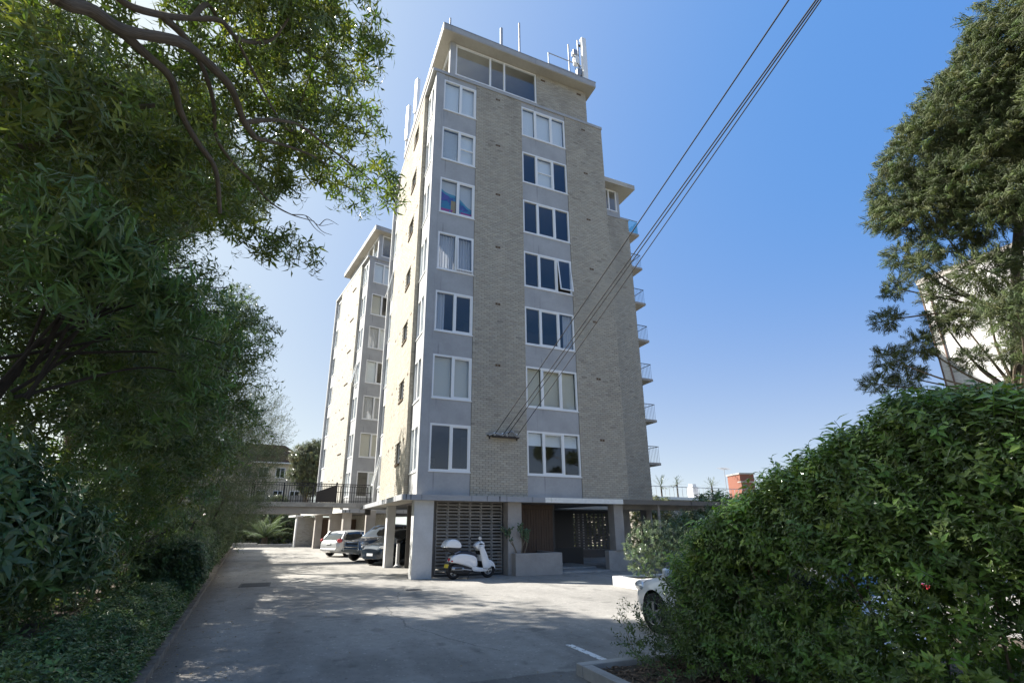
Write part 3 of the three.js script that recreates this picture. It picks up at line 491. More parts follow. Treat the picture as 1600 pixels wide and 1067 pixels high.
// footbridge at first floor level
{
  const t = thing('footbridge', 'concrete footbridge with black railing crossing the driveway to the first floor', 'bridge');
  part('deck', bb(-10.5, 2.68, -11.5, -0.40, 2.90, -10.0), M.concrete, t); part('deck', bb(-0.388, 2.68, -11.5, 0.2, 2.90, -10.0), M.concrete, t);
  part('beam', bb(-10.5, 2.33, -11.3, -1.9, 2.68, -10.12), M.render, t);
  for (const [z, l] of [[-10.05, 0], [-11.45, 1]]) {
    part('handrail', bb(-10.4, 3.83, z - 0.025, -0.05, 3.87, z + 0.025), M.blackMetal, t); part('bottom_rail', bb(-10.4, 2.99, z - 0.015, -0.05, 3.015, z + 0.015), M.blackMetal, t); if (!l) part('middle_rail', bb(-1.85, 3.42, z - 0.012, -0.05, 3.45, z + 0.012), M.blackMetal, t);
    for (let i = 0; i <= 86; i++) { const x = -0.05 - i * 0.12, post = i % 12 === 0; part(post ? 'post' : 'baluster', bb(x - (post ? 0.028 : 0.009), 2.9, z - (post ? 0.028 : 0.009), x + (post ? 0.028 : 0.009), 3.83, z + (post ? 0.028 : 0.009)), M.blackMetal, t); }
  }
  const sh = new THREE.Shape(); sh.moveTo(0, 0); sh.lineTo(0.95, 0); sh.lineTo(0.95, 0.90); sh.lineTo(0, 0.52); const g = new THREE.ExtrudeGeometry(sh, { depth: 0.02, bevelEnabled: false }); g.translate(-2.8, 2.91, -10.01);
  part('solid_panel', g, std([0.035, 0.03, 0.028], { roughness: 0.7 }), t);
  part('post', bb(-1.86, 2.9, -10.06, -1.78, 3.95, -10.0), M.blackMetal, t);
}
// ground storey of the second tower
{
  const T = tower2, W = (n, g, m) => part(n, g, m, T);
  W('floor_slab', bb(-0.3, 2.605, -13.5, 9.2, 2.775, 0.2), M.soffit);
  const f1 = new THREE.BoxGeometry(9.5, 0.19, 0.02); f1.translate(4.45, 2.69, 0.212); W('fascia', f1, M.fasciaGrey);
  const f2 = new THREE.BoxGeometry(13.6, 0.19, 0.02); f2.rotateY(Math.PI / 2); f2.translate(-0.312, 2.69, -6.6); W('fascia', f2, M.fasciaWhite);
  for (const [z, w] of [[-0.4, 0.55], [-4.0, 0.95], [-8.7, 0.55]]) W('column', bb(0.0, 0, z - 0.4, w, 2.605, z, 0.01), M.render);
  W('garage_wall', [bb(-0.7, 0, -12.6, 3.4, 2.5, -12.4), bb(3.4, 0, -13.2, 3.6, 2.605, -0.4)], flatBrick);
  W('garage_wall', bb(-0.82, 0, -12.75, -0.7, 2.5, -12.3), M.paleRender); W('roof_slab', bb(-0.95, 2.5, -15.5, -0.3, 2.66, -12.2), M.paleRender);
  const d = W('garage_door', bb(0.6, 0, -9.0, 3.4, 2.3, -8.9), M.wood); d.userData.label = 'brown garage panel between the pillars';
}
// ---------------------------------------------------------------- cars
const evalr = new Evaluator(); evalr.useGroups = true; evalr.attributes = ['position', 'normal', 'uv'];
const curve = (pts) => (x) => { if (x <= pts[0][0]) return pts[0][1]; for (let i = 1; i < pts.length; i++) if (x <= pts[i][0]) { const t = (x - pts[i - 1][0]) / (pts[i][0] - pts[i - 1][0]), s = t * t * (3 - 2 * t); return lerp(pts[i - 1][1], pts[i][1], lerp(t, s, 0.5)); } return pts.at(-1)[1]; };
function loft(xs, ring) { // ring(x) -> half outline from the keel (z = 0) round to the crown (z = 0)
  const half = xs.map(ring), n = half[0].length, full = half.map((h) => [...h, ...h.slice(1, -1).reverse().map(([y, z]) => [y, -z])]), m = full[0].length, pos = [], idx = [];
  full.forEach((r, i) => r.forEach(([y, z]) => pos.push(xs[i], y, z)));
  for (let i = 0; i < xs.length - 1; i++) for (let j = 0; j < m; j++) { const a = i * m + j, b = i * m + ((j + 1) % m), c = a + m, d = b + m; idx.push(a, b, c, b, d, c); }
  for (const [i, flip] of [[0, 1], [xs.length - 1, 0]]) { const c = pos.length / 3; let y = 0; full[i].forEach((p) => (y += p[0] / m)); pos.push(xs[i], y, 0); for (let j = 0; j < m; j++) { const a = i * m + j, b = i * m + ((j + 1) % m); flip ? idx.push(c, b, a) : idx.push(c, a, b); } }
  const g = new THREE.BufferGeometry(); g.setAttribute('position', new THREE.Float32BufferAttribute(pos, 3)); g.setIndex(idx);
  // outward winding
  const A = V(), B = V(), C = V(); let vol = 0; for (let i = 0; i < idx.length; i += 3) { A.fromArray(pos, idx[i] * 3); B.fromArray(pos, idx[i + 1] * 3); C.fromArray(pos, idx[i + 2] * 3); vol += A.dot(B.cross(C)); }
  if (vol < 0) for (let i = 0; i < idx.length; i += 3) { const t = idx[i]; idx[i] = idx[i + 1]; idx[i + 1] = t; } g.setIndex(idx);
  const c = toCreasedNormals(g, 0.75); c.setAttribute('uv', new THREE.BufferAttribute(new Float32Array(c.attributes.position.count * 2), 2)); return c;
}
function makeCar(name, label, pos, turn, S, paint) {
  const t = thing(name, label, 'car', pos, turn, undefined);
  const L = S.len / 2, deck = curve(S.deck), keel = curve(S.keel || [[-L, 0.34], [-L + 0.3, 0.22], [L - 0.35, 0.22], [L, 0.30]]), wid = curve([[-L, S.w * 0.40], [-L + 0.12, S.w * 0.455], [-L + 0.5, S.w * 0.495], [0, S.w * 0.5], [L - 0.8, S.w * 0.49], [L - 0.3, S.w * 0.44], [L - 0.08, S.w * 0.36], [L, S.w * 0.30]]);
  const xs = []; for (let i = 0; i <= 44; i++) { const k = i / 44; xs.push(-L + 2 * L * (k + 0.045 * Math.sin(k * 2 * Math.PI) * -1)); }
  let body = loft(xs, (x) => { const w = wid(x), y0 = keel(x), y1 = deck(x), h = y1 - y0; return [[y0, 0], [y0, w * 0.80], [y0 + h * 0.12, w * 0.95], [y0 + h * 0.42, w * 1.0], [y0 + h * 0.62, w * 0.995], [y0 + h * 0.86, w * 0.955], [y0 + h * 0.97, w * 0.87], [y1 + 0.012, w * 0.6], [y1 + 0.03, 0]]; });
  let brush = new Brush(body, [paint, M.rubber]); brush.geometry.clearGroups(); brush.geometry.addGroup(0, body.attributes.position.count, 0); brush.material = paint; brush.updateMatrixWorld();
  for (const x of S.axles) for (const s of [-1, 1]) { const c = new THREE.CylinderGeometry(S.r + 0.055, S.r + 0.055, 0.56, 26).rotateX(Math.PI / 2).translate(x, S.r, s * (S.w / 2)); const b = new Brush(c.toNonIndexed(), M.rubber); b.updateMatrixWorld(); brush = evalr.evaluate(brush, b, SUBTRACTION); }
  brush.name = 'body'; brush.castShadow = brush.receiveShadow = true; const bm = new THREE.Mesh(brush.geometry, brush.material); bm.name = 'body'; bm.castShadow = bm.receiveShadow = true; t.add(bm);
  // cabin: roof line over the belt line
  const c0 = S.cabin[0][0], c1 = S.cabin.at(-1)[0], roof = curve(S.cabin), gx = []; for (let i = 0; i <= 28; i++) gx.push(lerp(c0, c1, i / 28));
  const cw = (x) => wid(x) * 0.945, cr = (x) => wid(x) * lerp(0.93, 0.75, clamp01((roof(x) - deck(x)) / 0.45));
  const ringC = (x, o = 0) => { const d = deck(x) - 0.01, y = Math.max(roof(x), d + 0.004); return [[d, cw(x)], [lerp(d, y, 0.55), lerp(cw(x), cr(x), 0.5) + 0.012 + o], [lerp(d, y, 0.93), cr(x) + o], [y + o, cr(x) * 0.86], [y + 0.035 * clamp01((y - d) * 3) + o, 0]]; };
  part('window_glass', loft(gx, (x) => [[deck(x) - 0.06, 0], ...ringC(x)]), M.carGlass, t);
  const rx = []; for (let i = 0; i <= 16; i++) rx.push(lerp(S.roof[0], S.roof[1], i / 16));
  part('roof', loft(rx, (x) => { const r = ringC(x, 0.012); return [[r[2][0] - 0.02, 0], [r[2][0] - 0.02, r[2][1]], r[2], r[3], r[4]]; }), paint, t);
  const pill = []; for (const s of [-1, 1]) for (const [xa, xb, w] of S.pillars) { const a = [xa, deck(xa) - 0.02, s * (cw(xa) - 0.01)], yb = ringC(xb)[2], b = [xb, yb[0] + 0.01, s * yb[1]]; const q = new THREE.BoxGeometry(w, Math.hypot(a[0] - b[0], a[1] - b[1], a[2] - b[2]), 0.03), d = V(...b).sub(V(...a)); q.applyQuaternion(new THREE.Quaternion().setFromUnitVectors(V(0, 1, 0), d.normalize())); q.translate((a[0] + b[0]) / 2, (a[1] + b[1]) / 2, (a[2] + b[2]) / 2 + s * 0.008); pill.push(metricUV(q.toNonIndexed())); }
  part('pillar', pill, paint, t);
  for (const x of S.axles) for (const s of [-1, 1]) {
    const z = s * (S.w / 2 - 0.115), tw = 0.105;
    const tyre = new THREE.LatheGeometry([[S.r * 0.62, -tw], [S.r * 0.9, -tw], [S.r * 0.98, -tw * 0.8], [S.r, -tw * 0.4], [S.r, tw * 0.4], [S.r * 0.98, tw * 0.8], [S.r * 0.9, tw], [S.r * 0.62, tw]].map((p) => new THREE.Vector2(...p)), 28).rotateX(Math.PI / 2);
    const w = part('wheel', tyre, M.rubber, t); w.position.set(x, S.r, z);
    const rim = [new THREE.CylinderGeometry(S.r * 0.63, S.r * 0.63, 0.02, 24).rotateX(Math.PI / 2).translate(0, 0, s * 0.02)]; const sp = [];
    for (let i = 0; i < 5; i++) { const g = new THREE.BoxGeometry(S.r * 0.62, 0.06, 0.03); g.translate(S.r * 0.31, 0, s * 0.085); g.rotateZ(i * Math.PI * 0.4 + 0.3); sp.push(g); }
    sp.push(new THREE.TorusGeometry(S.r * 0.61, 0.016, 6, 28).translate(0, 0, s * 0.09), new THREE.CylinderGeometry(0.05, 0.05, 0.04, 12).rotateX(Math.PI / 2).translate(0, 0, s * 0.09));
    part('rim', sp, M.alloy, w); part('brake_disc', rim, M.plasticBlack, w);
  }
  const el = (rx, ry, rz, x, y, z, ry2 = 0) => { const g = new THREE.SphereGeometry(1, 14, 10); g.scale(rx, ry, rz); g.rotateY(ry2); g.translate(x, y, z); return g; };
  for (const s of [-1, 1]) {
    const hx = L - S.lampIn, hw = wid(hx); part('headlight', el(S.lamp[0], S.lamp[1], S.lamp[2] * 0.6, hx, S.lampY, s * (hw * 0.90), s * 0.42), M.clearLens, t);
    const tx = -L + 0.16; part('tail_lamp', el(0.17, S.tail[0], 0.10, tx, S.tail[1], s * (wid(tx) * 0.95), s * -0.35), M.redLens, t);
    const mx = S.roof[1] + 0.45, mz = s * (wid(mx) + 0.10); part('mirror', [new RoundedBoxGeometry(0.10, 0.13, 0.18, 2, 0.04).translate(mx, deck(mx) + 0.08, mz)], paint, t);
    part('door_handle', bb(-0.35, deck(0) - 0.17, s * (wid(0) - 0.005), -0.17, deck(0) - 0.135, s * (wid(0) + 0.018)), paint, t);
  }
  part('front_grille', bb(L - 0.07, S.grille[0], -S.w * 0.24, L - 0.005, S.grille[1], S.w * 0.24, 0.02), M.plasticBlack, t);
  part('bumper', [new RoundedBoxGeometry(0.10, 0.14, S.w * 0.78, 2, 0.04).translate(-L + 0.03, 0.42, 0)], S.bumperMat || paint, t);
  part('number_plate', [bb(-L - 0.028, S.plateY, -0.19, -L - 0.018, S.plateY + 0.11, 0.19), bb(L + 0.0, 0.42, -0.19, L + 0.012, 0.53, 0.19)], M.white, t);
  return t;
}
const hatch = { len: 4.2, w: 1.76, r: 0.31, axles: [-1.30, 1.30], deck: [[-2.1, 0.80], [-2.0, 0.94], [-1.4, 0.99], [0.9, 0.92], [1.5, 0.84], [1.95, 0.70], [2.1, 0.58]], cabin: [[-2.0, 0.94], [-1.72, 1.22], [-1.35, 1.42], [-0.5, 1.47], [0.15, 1.44], [1.15, 0.91]], roof: [-1.55, 0.28], pillars: [[-1.72, -1.42, 0.30], [-0.35, -0.32, 0.07], [1.05, 0.22, 0.06]], lamp: [0.24, 0.085, 0.13], lampY: 0.68, lampIn: 0.25, tail: [0.11, 0.92], grille: [0.36, 0.52], plateY: 0.70 };
const suv = { len: 4.75, w: 1.87, r: 0.37, axles: [-1.42, 1.42], keel: [[-2.4, 0.5], [-2.0, 0.34], [2.0, 0.34], [2.38, 0.42]], deck: [[-2.37, 1.0], [-2.2, 1.14], [0.8, 1.13], [1.4, 1.10], [2.1, 1.0], [2.37, 0.82]], cabin: [[-2.3, 1.1], [-2.15, 1.55], [-1.8, 1.75], [-0.6, 1.80], [0.1, 1.76], [1.15, 1.12]], roof: [-1.95, 0.22], pillars: [[-2.05, -1.95, 0.2], [-0.5, -0.5, 0.09], [1.02, 0.18, 0.07]], lamp: [0.22, 0.11, 0.16], lampY: 0.88, lampIn: 0.22, tail: [0.2, 1.0], grille: [0.60, 0.92], plateY: 0.8 };
const cross = { len: 4.3, w: 1.79, r: 0.34, axles: [-1.30, 1.34], deck: [[-2.15, 0.85], [-2.0, 1.0], [0.8, 1.0], [1.4, 0.96], [1.95, 0.86], [2.15, 0.70]], cabin: [[-2.08, 0.97], [-1.8, 1.35], [-1.4, 1.52], [-0.5, 1.57], [0.15, 1.54], [1.15, 0.99]], roof: [-1.6, 0.26], pillars: [[-1.8, -1.5, 0.3], [-0.4, -0.36, 0.08], [1.04, 0.22, 0.06]], lamp: [0.27, 0.075, 0.14], lampY: 0.80, lampIn: 0.25, tail: [0.12, 0.95], grille: [0.42, 0.72], plateY: 0.75 };
makeCar('hatchback_car', 'silver white hatchback seen from behind, parked nose in under the tower', [0.02, 0, -15.2], 35 * D2R, hatch, M.silverCar);
{ const c = makeCar('utility_car', 'blue grey four wheel drive nosing out between the hatchback and the dark car', [1.05, 0, -10.65], Math.PI + 35 * D2R, suv, M.blueCar);
  part('grille_guard', [bar([2.42, 0.55, -0.55], [2.42, 1.0, -0.5], 0.03), bar([2.42, 0.55, 0.55], [2.42, 1.0, 0.5], 0.03), bar([2.42, 1.0, -0.5], [2.42, 1.0, 0.5], 0.03), bar([2.42, 0.72, -0.54], [2.42, 0.72, 0.54], 0.025)], M.chrome, c);
  part('lower_guard', new RoundedBoxGeometry(0.14, 0.2, 1.5, 2, 0.05).translate(2.34, 0.52, 0), M.alloy, c); }
makeCar('crossover_car', 'black crossover car with lit edge headlight showing its front beside the second pillar', [1.41, 0, -7.88], Math.PI + 35 * D2R, cross, M.darkCar);
makeCar('parked_car', 'white car in the sun, mostly hidden behind the right hedge', [2.92, 0, 11.2], Math.PI / 2, hatch, M.whiteCar);

// ---------------------------------------------------------------- scooter
{
  const t = thing('motor_scooter', 'white motor scooter with a top box parked before the breeze block screen', 'scooter', [2.08, 0, 0.42], 0.16);
  const ex = (pts, depth, bev, z0 = 0) => { const s = new THREE.Shape(); const c = pts.map((p) => new THREE.Vector2(...p)); s.moveTo(c[0].x, c[0].y); s.splineThru([...c.slice(1), c[0]]); const g = new THREE.ExtrudeGeometry(s, { depth, bevelEnabled: true, bevelSize: bev, bevelThickness: bev, bevelSegments: 4, curveSegments: 40 }); g.translate(0, 0, -depth / 2 + z0); return toCreasedNormals(g, 0.8); };
  const wm = phys([0.74, 0.75, 0.76], { roughness: 0.3, clearcoat: 1, clearcoatRoughness: 0.06 });
  const wheel = (x) => {
    const ty = new THREE.TorusGeometry(0.205, 0.06, 12, 32); const w = part('wheel', ty.toNonIndexed(), M.rubber, t); w.position.set(x, 0.265, 0);
    const sp = [new THREE.TorusGeometry(0.145, 0.016, 8, 28), new THREE.CylinderGeometry(0.045, 0.045, 0.13, 12).rotateX(Math.PI / 2)]; for (let i = 0; i < 5; i++) { const g = new THREE.BoxGeometry(0.15, 0.035, 0.05); g.translate(0.075, 0, 0); g.rotateZ(i * 1.2566); sp.push(g); }
    part('rim', sp, M.alloy, w); return w;
  };
  wheel(-0.66); const fw = wheel(0.68); fw.rotation.y = -0.18;
  // rear bodywork: two full side panels tapering back, tail hump and underside
  part('rear_body', [ex([[-0.80, 0.60], [-0.72, 0.72], [-0.45, 0.78], [-0.1, 0.74], [0.10, 0.66], [0.14, 0.46], [0.02, 0.40], [-0.25, 0.48], [-0.55, 0.56]], 0.20, 0.055)], wm, t);
  part('engine', [ex([[-0.78, 0.38], [-0.60, 0.46], [-0.25, 0.46], [0.0, 0.38], [0.02, 0.26], [-0.3, 0.20], [-0.62, 0.22]], 0.16, 0.03), bb(-0.85, 0.22, -0.05, -0.6, 0.32, 0.05, 0.02)], M.plasticBlack, t);
  part('floorboard', [ex([[0.02, 0.40], [0.30, 0.335], [0.52, 0.34], [0.60, 0.46], [0.63, 0.42], [0.55, 0.255], [0.10, 0.26], [0.0, 0.32]], 0.26, 0.02)], wm, t);
  part('floor_mat', bb(0.16, 0.345, -0.13, 0.50, 0.362, 0.13, 0.006), M.rubber, t);
  // leg shield leaning back to the head, inner side black
  { const sh = [[0.44, 0.36], [0.36, 0.70], [0.30, 0.98], [0.36, 1.02], [0.46, 0.86], [0.60, 0.56], [0.70, 0.44], [0.62, 0.36]]; part('leg_shield', ex(sh, 0.30, 0.05), wm, t); part('inner_shield', ex([[0.40, 0.38], [0.335, 0.68], [0.28, 0.90], [0.30, 0.90], [0.37, 0.68], [0.44, 0.38]], 0.30, 0.02), M.plasticBlack, t); }
  part('front_mudguard', [ex([[0.44, 0.36], [0.52, 0.52], [0.70, 0.56], [0.86, 0.47], [0.92, 0.32], [0.84, 0.38], [0.72, 0.43], [0.58, 0.42]], 0.12, 0.03)], wm, t);
  part('fork', [bar([0.56, 0.5, 0.07], [0.68, 0.27, 0.07], 0.022), bar([0.56, 0.5, -0.07], [0.68, 0.27, -0.07], 0.022)], M.plasticBlack, t);
  part('seat', [ex([[-0.62, 0.80], [-0.40, 0.86], [-0.12, 0.85], [0.12, 0.77], [0.12, 0.71], [-0.1, 0.755], [-0.42, 0.79]], 0.20, 0.04)], std([0.025, 0.027, 0.04], { roughness: 0.65 }), t);
  part('seat_cover', [ex([[-0.66, 0.83], [-0.48, 0.875], [-0.30, 0.87], [-0.30, 0.855], [-0.5, 0.85]], 0.18, 0.02)], std([0.45, 0.46, 0.55], { roughness: 0.6 }), t);
  part('carrier', [bar([-0.62, 0.78, 0.08], [-0.86, 0.92, 0.08], 0.014), bar([-0.62, 0.78, -0.08], [-0.86, 0.92, -0.08], 0.014), bb(-0.95, 0.915, -0.12, -0.6, 0.93, 0.12)], M.plasticBlack, t);
  { const b = part('top_box', [ex([[-0.98, 1.06], [-0.94, 0.95], [-0.78, 0.92], [-0.60, 0.94], [-0.55, 1.04]], 0.30, 0.04)], M.plasticBlack, t); part('lid', [ex([[-1.03, 1.08], [-0.95, 1.20], [-0.78, 1.25], [-0.60, 1.20], [-0.51, 1.06], [-0.75, 1.055]], 0.30, 0.05)], wm, b); }
  part('headset', [ex([[0.16, 1.06], [0.22, 1.13], [0.36, 1.18], [0.46, 1.12], [0.45, 1.02], [0.34, 0.97], [0.22, 1.0]], 0.13, 0.04)], wm, t);
  part('headlight', [new THREE.SphereGeometry(0.075, 14, 10).scale(0.5, 1, 1).translate(0.48, 1.07, 0)], M.clearLens, t);
  part('handlebar', [bar([0.30, 1.10, 0.0], [0.24, 1.13, 0.34], 0.016), bar([0.30, 1.10, 0.0], [0.24, 1.13, -0.34], 0.016), bar([0.245, 1.128, 0.22], [0.235, 1.132, 0.36], 0.022), bar([0.245, 1.128, -0.22], [0.235, 1.132, -0.36], 0.022), bar([0.27, 1.11, 0.16], [0.36, 1.12, 0.33], 0.008), bar([0.27, 1.11, -0.16], [0.36, 1.12, -0.33], 0.008)], M.plasticBlack, t);
  for (const s of [-1, 1]) { part('mirror_stalk', bar([0.25, 1.13, s * 0.2], [0.17, 1.28, s * 0.33], 0.008), M.plasticBlack, t); const g = new THREE.CylinderGeometry(0.055, 0.055, 0.025, 18).rotateZ(Math.PI / 2).rotateY(s * 0.5); part('mirror', [g.translate(0.16, 1.32, s * 0.34)], s > 0 ? wm : M.plasticBlack, t); }
  part('exhaust', [bar([-0.82, 0.36, 0.17], [-0.38, 0.33, 0.17], 0.062, 0.055, 14), bar([-0.38, 0.33, 0.17], [-0.05, 0.28, 0.12], 0.025)], M.steel, t); part('heat_shield', bb(-0.72, 0.335, 0.225, -0.45, 0.385, 0.238, 0.006), M.plasticBlack, t);
  part('tail_lamp', [new THREE.SphereGeometry(0.07, 12, 8).scale(0.55, 1, 1.3).translate(-0.84, 0.63, 0)], M.redLens, t);
  for (const s of [-1, 1]) { part('indicator', [new THREE.SphereGeometry(0.035, 10, 8).scale(1.2, 0.8, 0.8).translate(-0.80, 0.60, s * 0.16)], M.redLens, t); part('indicator', [new THREE.SphereGeometry(0.03, 10, 8).scale(1, 1.3, 0.7).translate(0.545, 0.70, s * 0.15)], M.orangeLens, t); }
  part('rear_mudguard', [ex([[-0.92, 0.30], [-0.86, 0.50], [-0.70, 0.56], [-0.70, 0.52], [-0.84, 0.46], [-0.89, 0.29]], 0.10, 0.01)], M.plasticBlack, t);
  const pl = part('number_plate', bb(-0.006, -0.06, -0.10, 0, 0.06, 0.10), M.yellowPlate, t); pl.position.set(-0.935, 0.44, 0); pl.rotation.z = -0.3; pl.rotation.y = 0.25;
  part('kick_stand', bar([-0.1, 0.25, 0.1], [-0.22, 0.0, 0.2], 0.013), M.plasticBlack, t);
}
// white marker post standing by the second pillar
{
  const t = thing('marker_post', 'white drain pipe stub standing by the second pillar behind the front one', 'post', [0.72, 0, -5.55]);
  part('pipe', bar([0, 0, 0], [0, 1.0, 0], 0.085, 0.075, 14), M.white, t); part('cap', bar([0, 1.0, 0], [0, 1.14, 0], 0.1, 0.1, 14), M.plasticBlack, t); part('foot', bar([0.02, 0, 0], [0.02, 0.1, 0], 0.18, 0.1, 14), M.white, t);
}
// ---------------------------------------------------------------- foliage
// a twig with leaves round it, pointing along +y
function sprig(n, len, leafL, leafW, { spread = 1, rise = 0.5, droop = 0.2, bend = 0.2, whorl = 0, jit = 0.35 } = {}) {
  const out = [], lf = leafGeo(leafL, leafW, 0.3, bend), q = new THREE.Quaternion(), m = new THREE.Matrix4();
  for (let i = 0; i < n; i++) {
    const t = whorl ? 1 - whorl * rnd() : (i + 0.5) / n, a = i * 2.4 + rr(-0.5, 0.5);
    const d = V(Math.cos(a) * spread, rise + rr(-jit, jit) - droop, Math.sin(a) * spread).normalize(), up = V(rr(-0.3, 0.3), 1, rr(-0.3, 0.3));
    const x = up.clone().cross(d).normalize(), y = d.clone().cross(x);
    m.makeBasis(x, y, d); const g = lf.clone(); const s = rr(0.7, 1.2); g.scale(s, s, s); g.applyMatrix4(m); g.translate(Math.cos(a) * 0.004, t * len, Math.sin(a) * 0.004); out.push(g);
  }
  const tw = new THREE.CylinderGeometry(leafW * 0.06, leafW * 0.12, len, 3, 1, true).translate(0, len / 2, 0).toNonIndexed(); out.push(tw);
  return merge(out);
}
const YUP = V(0, 1, 0);
function foliage(parent, name, geo, mat, spots, tint) { // spots: {p, d, s}
  const im = new THREE.InstancedMesh(geo, mat, spots.length), m = new THREE.Matrix4(), q = new THREE.Quaternion(), q2 = new THREE.Quaternion(), c = new THREE.Color();
  spots.forEach((o, i) => { q.setFromUnitVectors(YUP, o.d).multiply(q2.setFromAxisAngle(YUP, rnd() * 6.283)); m.compose(o.p, q, V(o.s, o.s, o.s)); im.setMatrixAt(i, m); im.setColorAt(i, c.setRGB(...tint(o))); });
  im.name = name; im.userData.kind = 'stuff'; im.castShadow = im.receiveShadow = true; parent.add(im); return im;
}
function rdir() { const z = rr(-1, 1), a = rr(0, 6.283), r = Math.sqrt(1 - z * z); return V(r * Math.cos(a), z, r * Math.sin(a)); }
function blobSpots(blobs, density, o = {}) { // blobs: [x, y, z, rx, ry, rz]; density: sprigs per cubic metre-ish of shell
  const out = [], { up = 0.35, outw = 0.8, jit = 0.6, inner = 0.35, s0 = 0.75, s1 = 1.25 } = o;
  for (const b of blobs) {
    const [x, y, z, rx, ry = rx, rz = rx] = b, n = Math.round(density * Math.pow(rx * ry * rz, 0.8) * 4.2 * (b[6] ?? 1));
    for (let i = 0; i < n; i++) {
      const u = rdir(), r = Math.cbrt(lerp(inner * inner * inner, 1, rnd())) * (1 + 0.22 * (fbm(u.x * 2 + x * 3 + 9, u.y * 2 + u.z * 2 + z * 3 + 9, 2) - 0.5) * 2);
      const p = V(x + u.x * r * rx, y + u.y * r * ry, z + u.z * r * rz); if (p.y < 0.05) continue;
      const d = V(u.x / rx, u.y / ry, u.z / rz).normalize().multiplyScalar(outw).add(V(0, up, 0)).add(rdir().multiplyScalar(jit)).normalize();
      out.push({ p, d, s: rr(s0, s1), k: rnd() });
    }
  }
  return out;
}
const tintOf = (a, b, c = null, pc = 0) => (o) => { if (c && rnd() < pc) return c; const k = o.k ?? rnd(); return [0, 1, 2].map((i) => lerp(a[i], b[i], k) * rr(0.85, 1.15)); };
const CAM = camera.position.clone();
const away = (s, list, r) => list.map(([x, y, z, q]) => { const k = q ?? r; return [CAM.x + (x - CAM.x) * s, CAM.y + (y - CAM.y) * s, CAM.z + (z - CAM.z) * s, k * s]; });

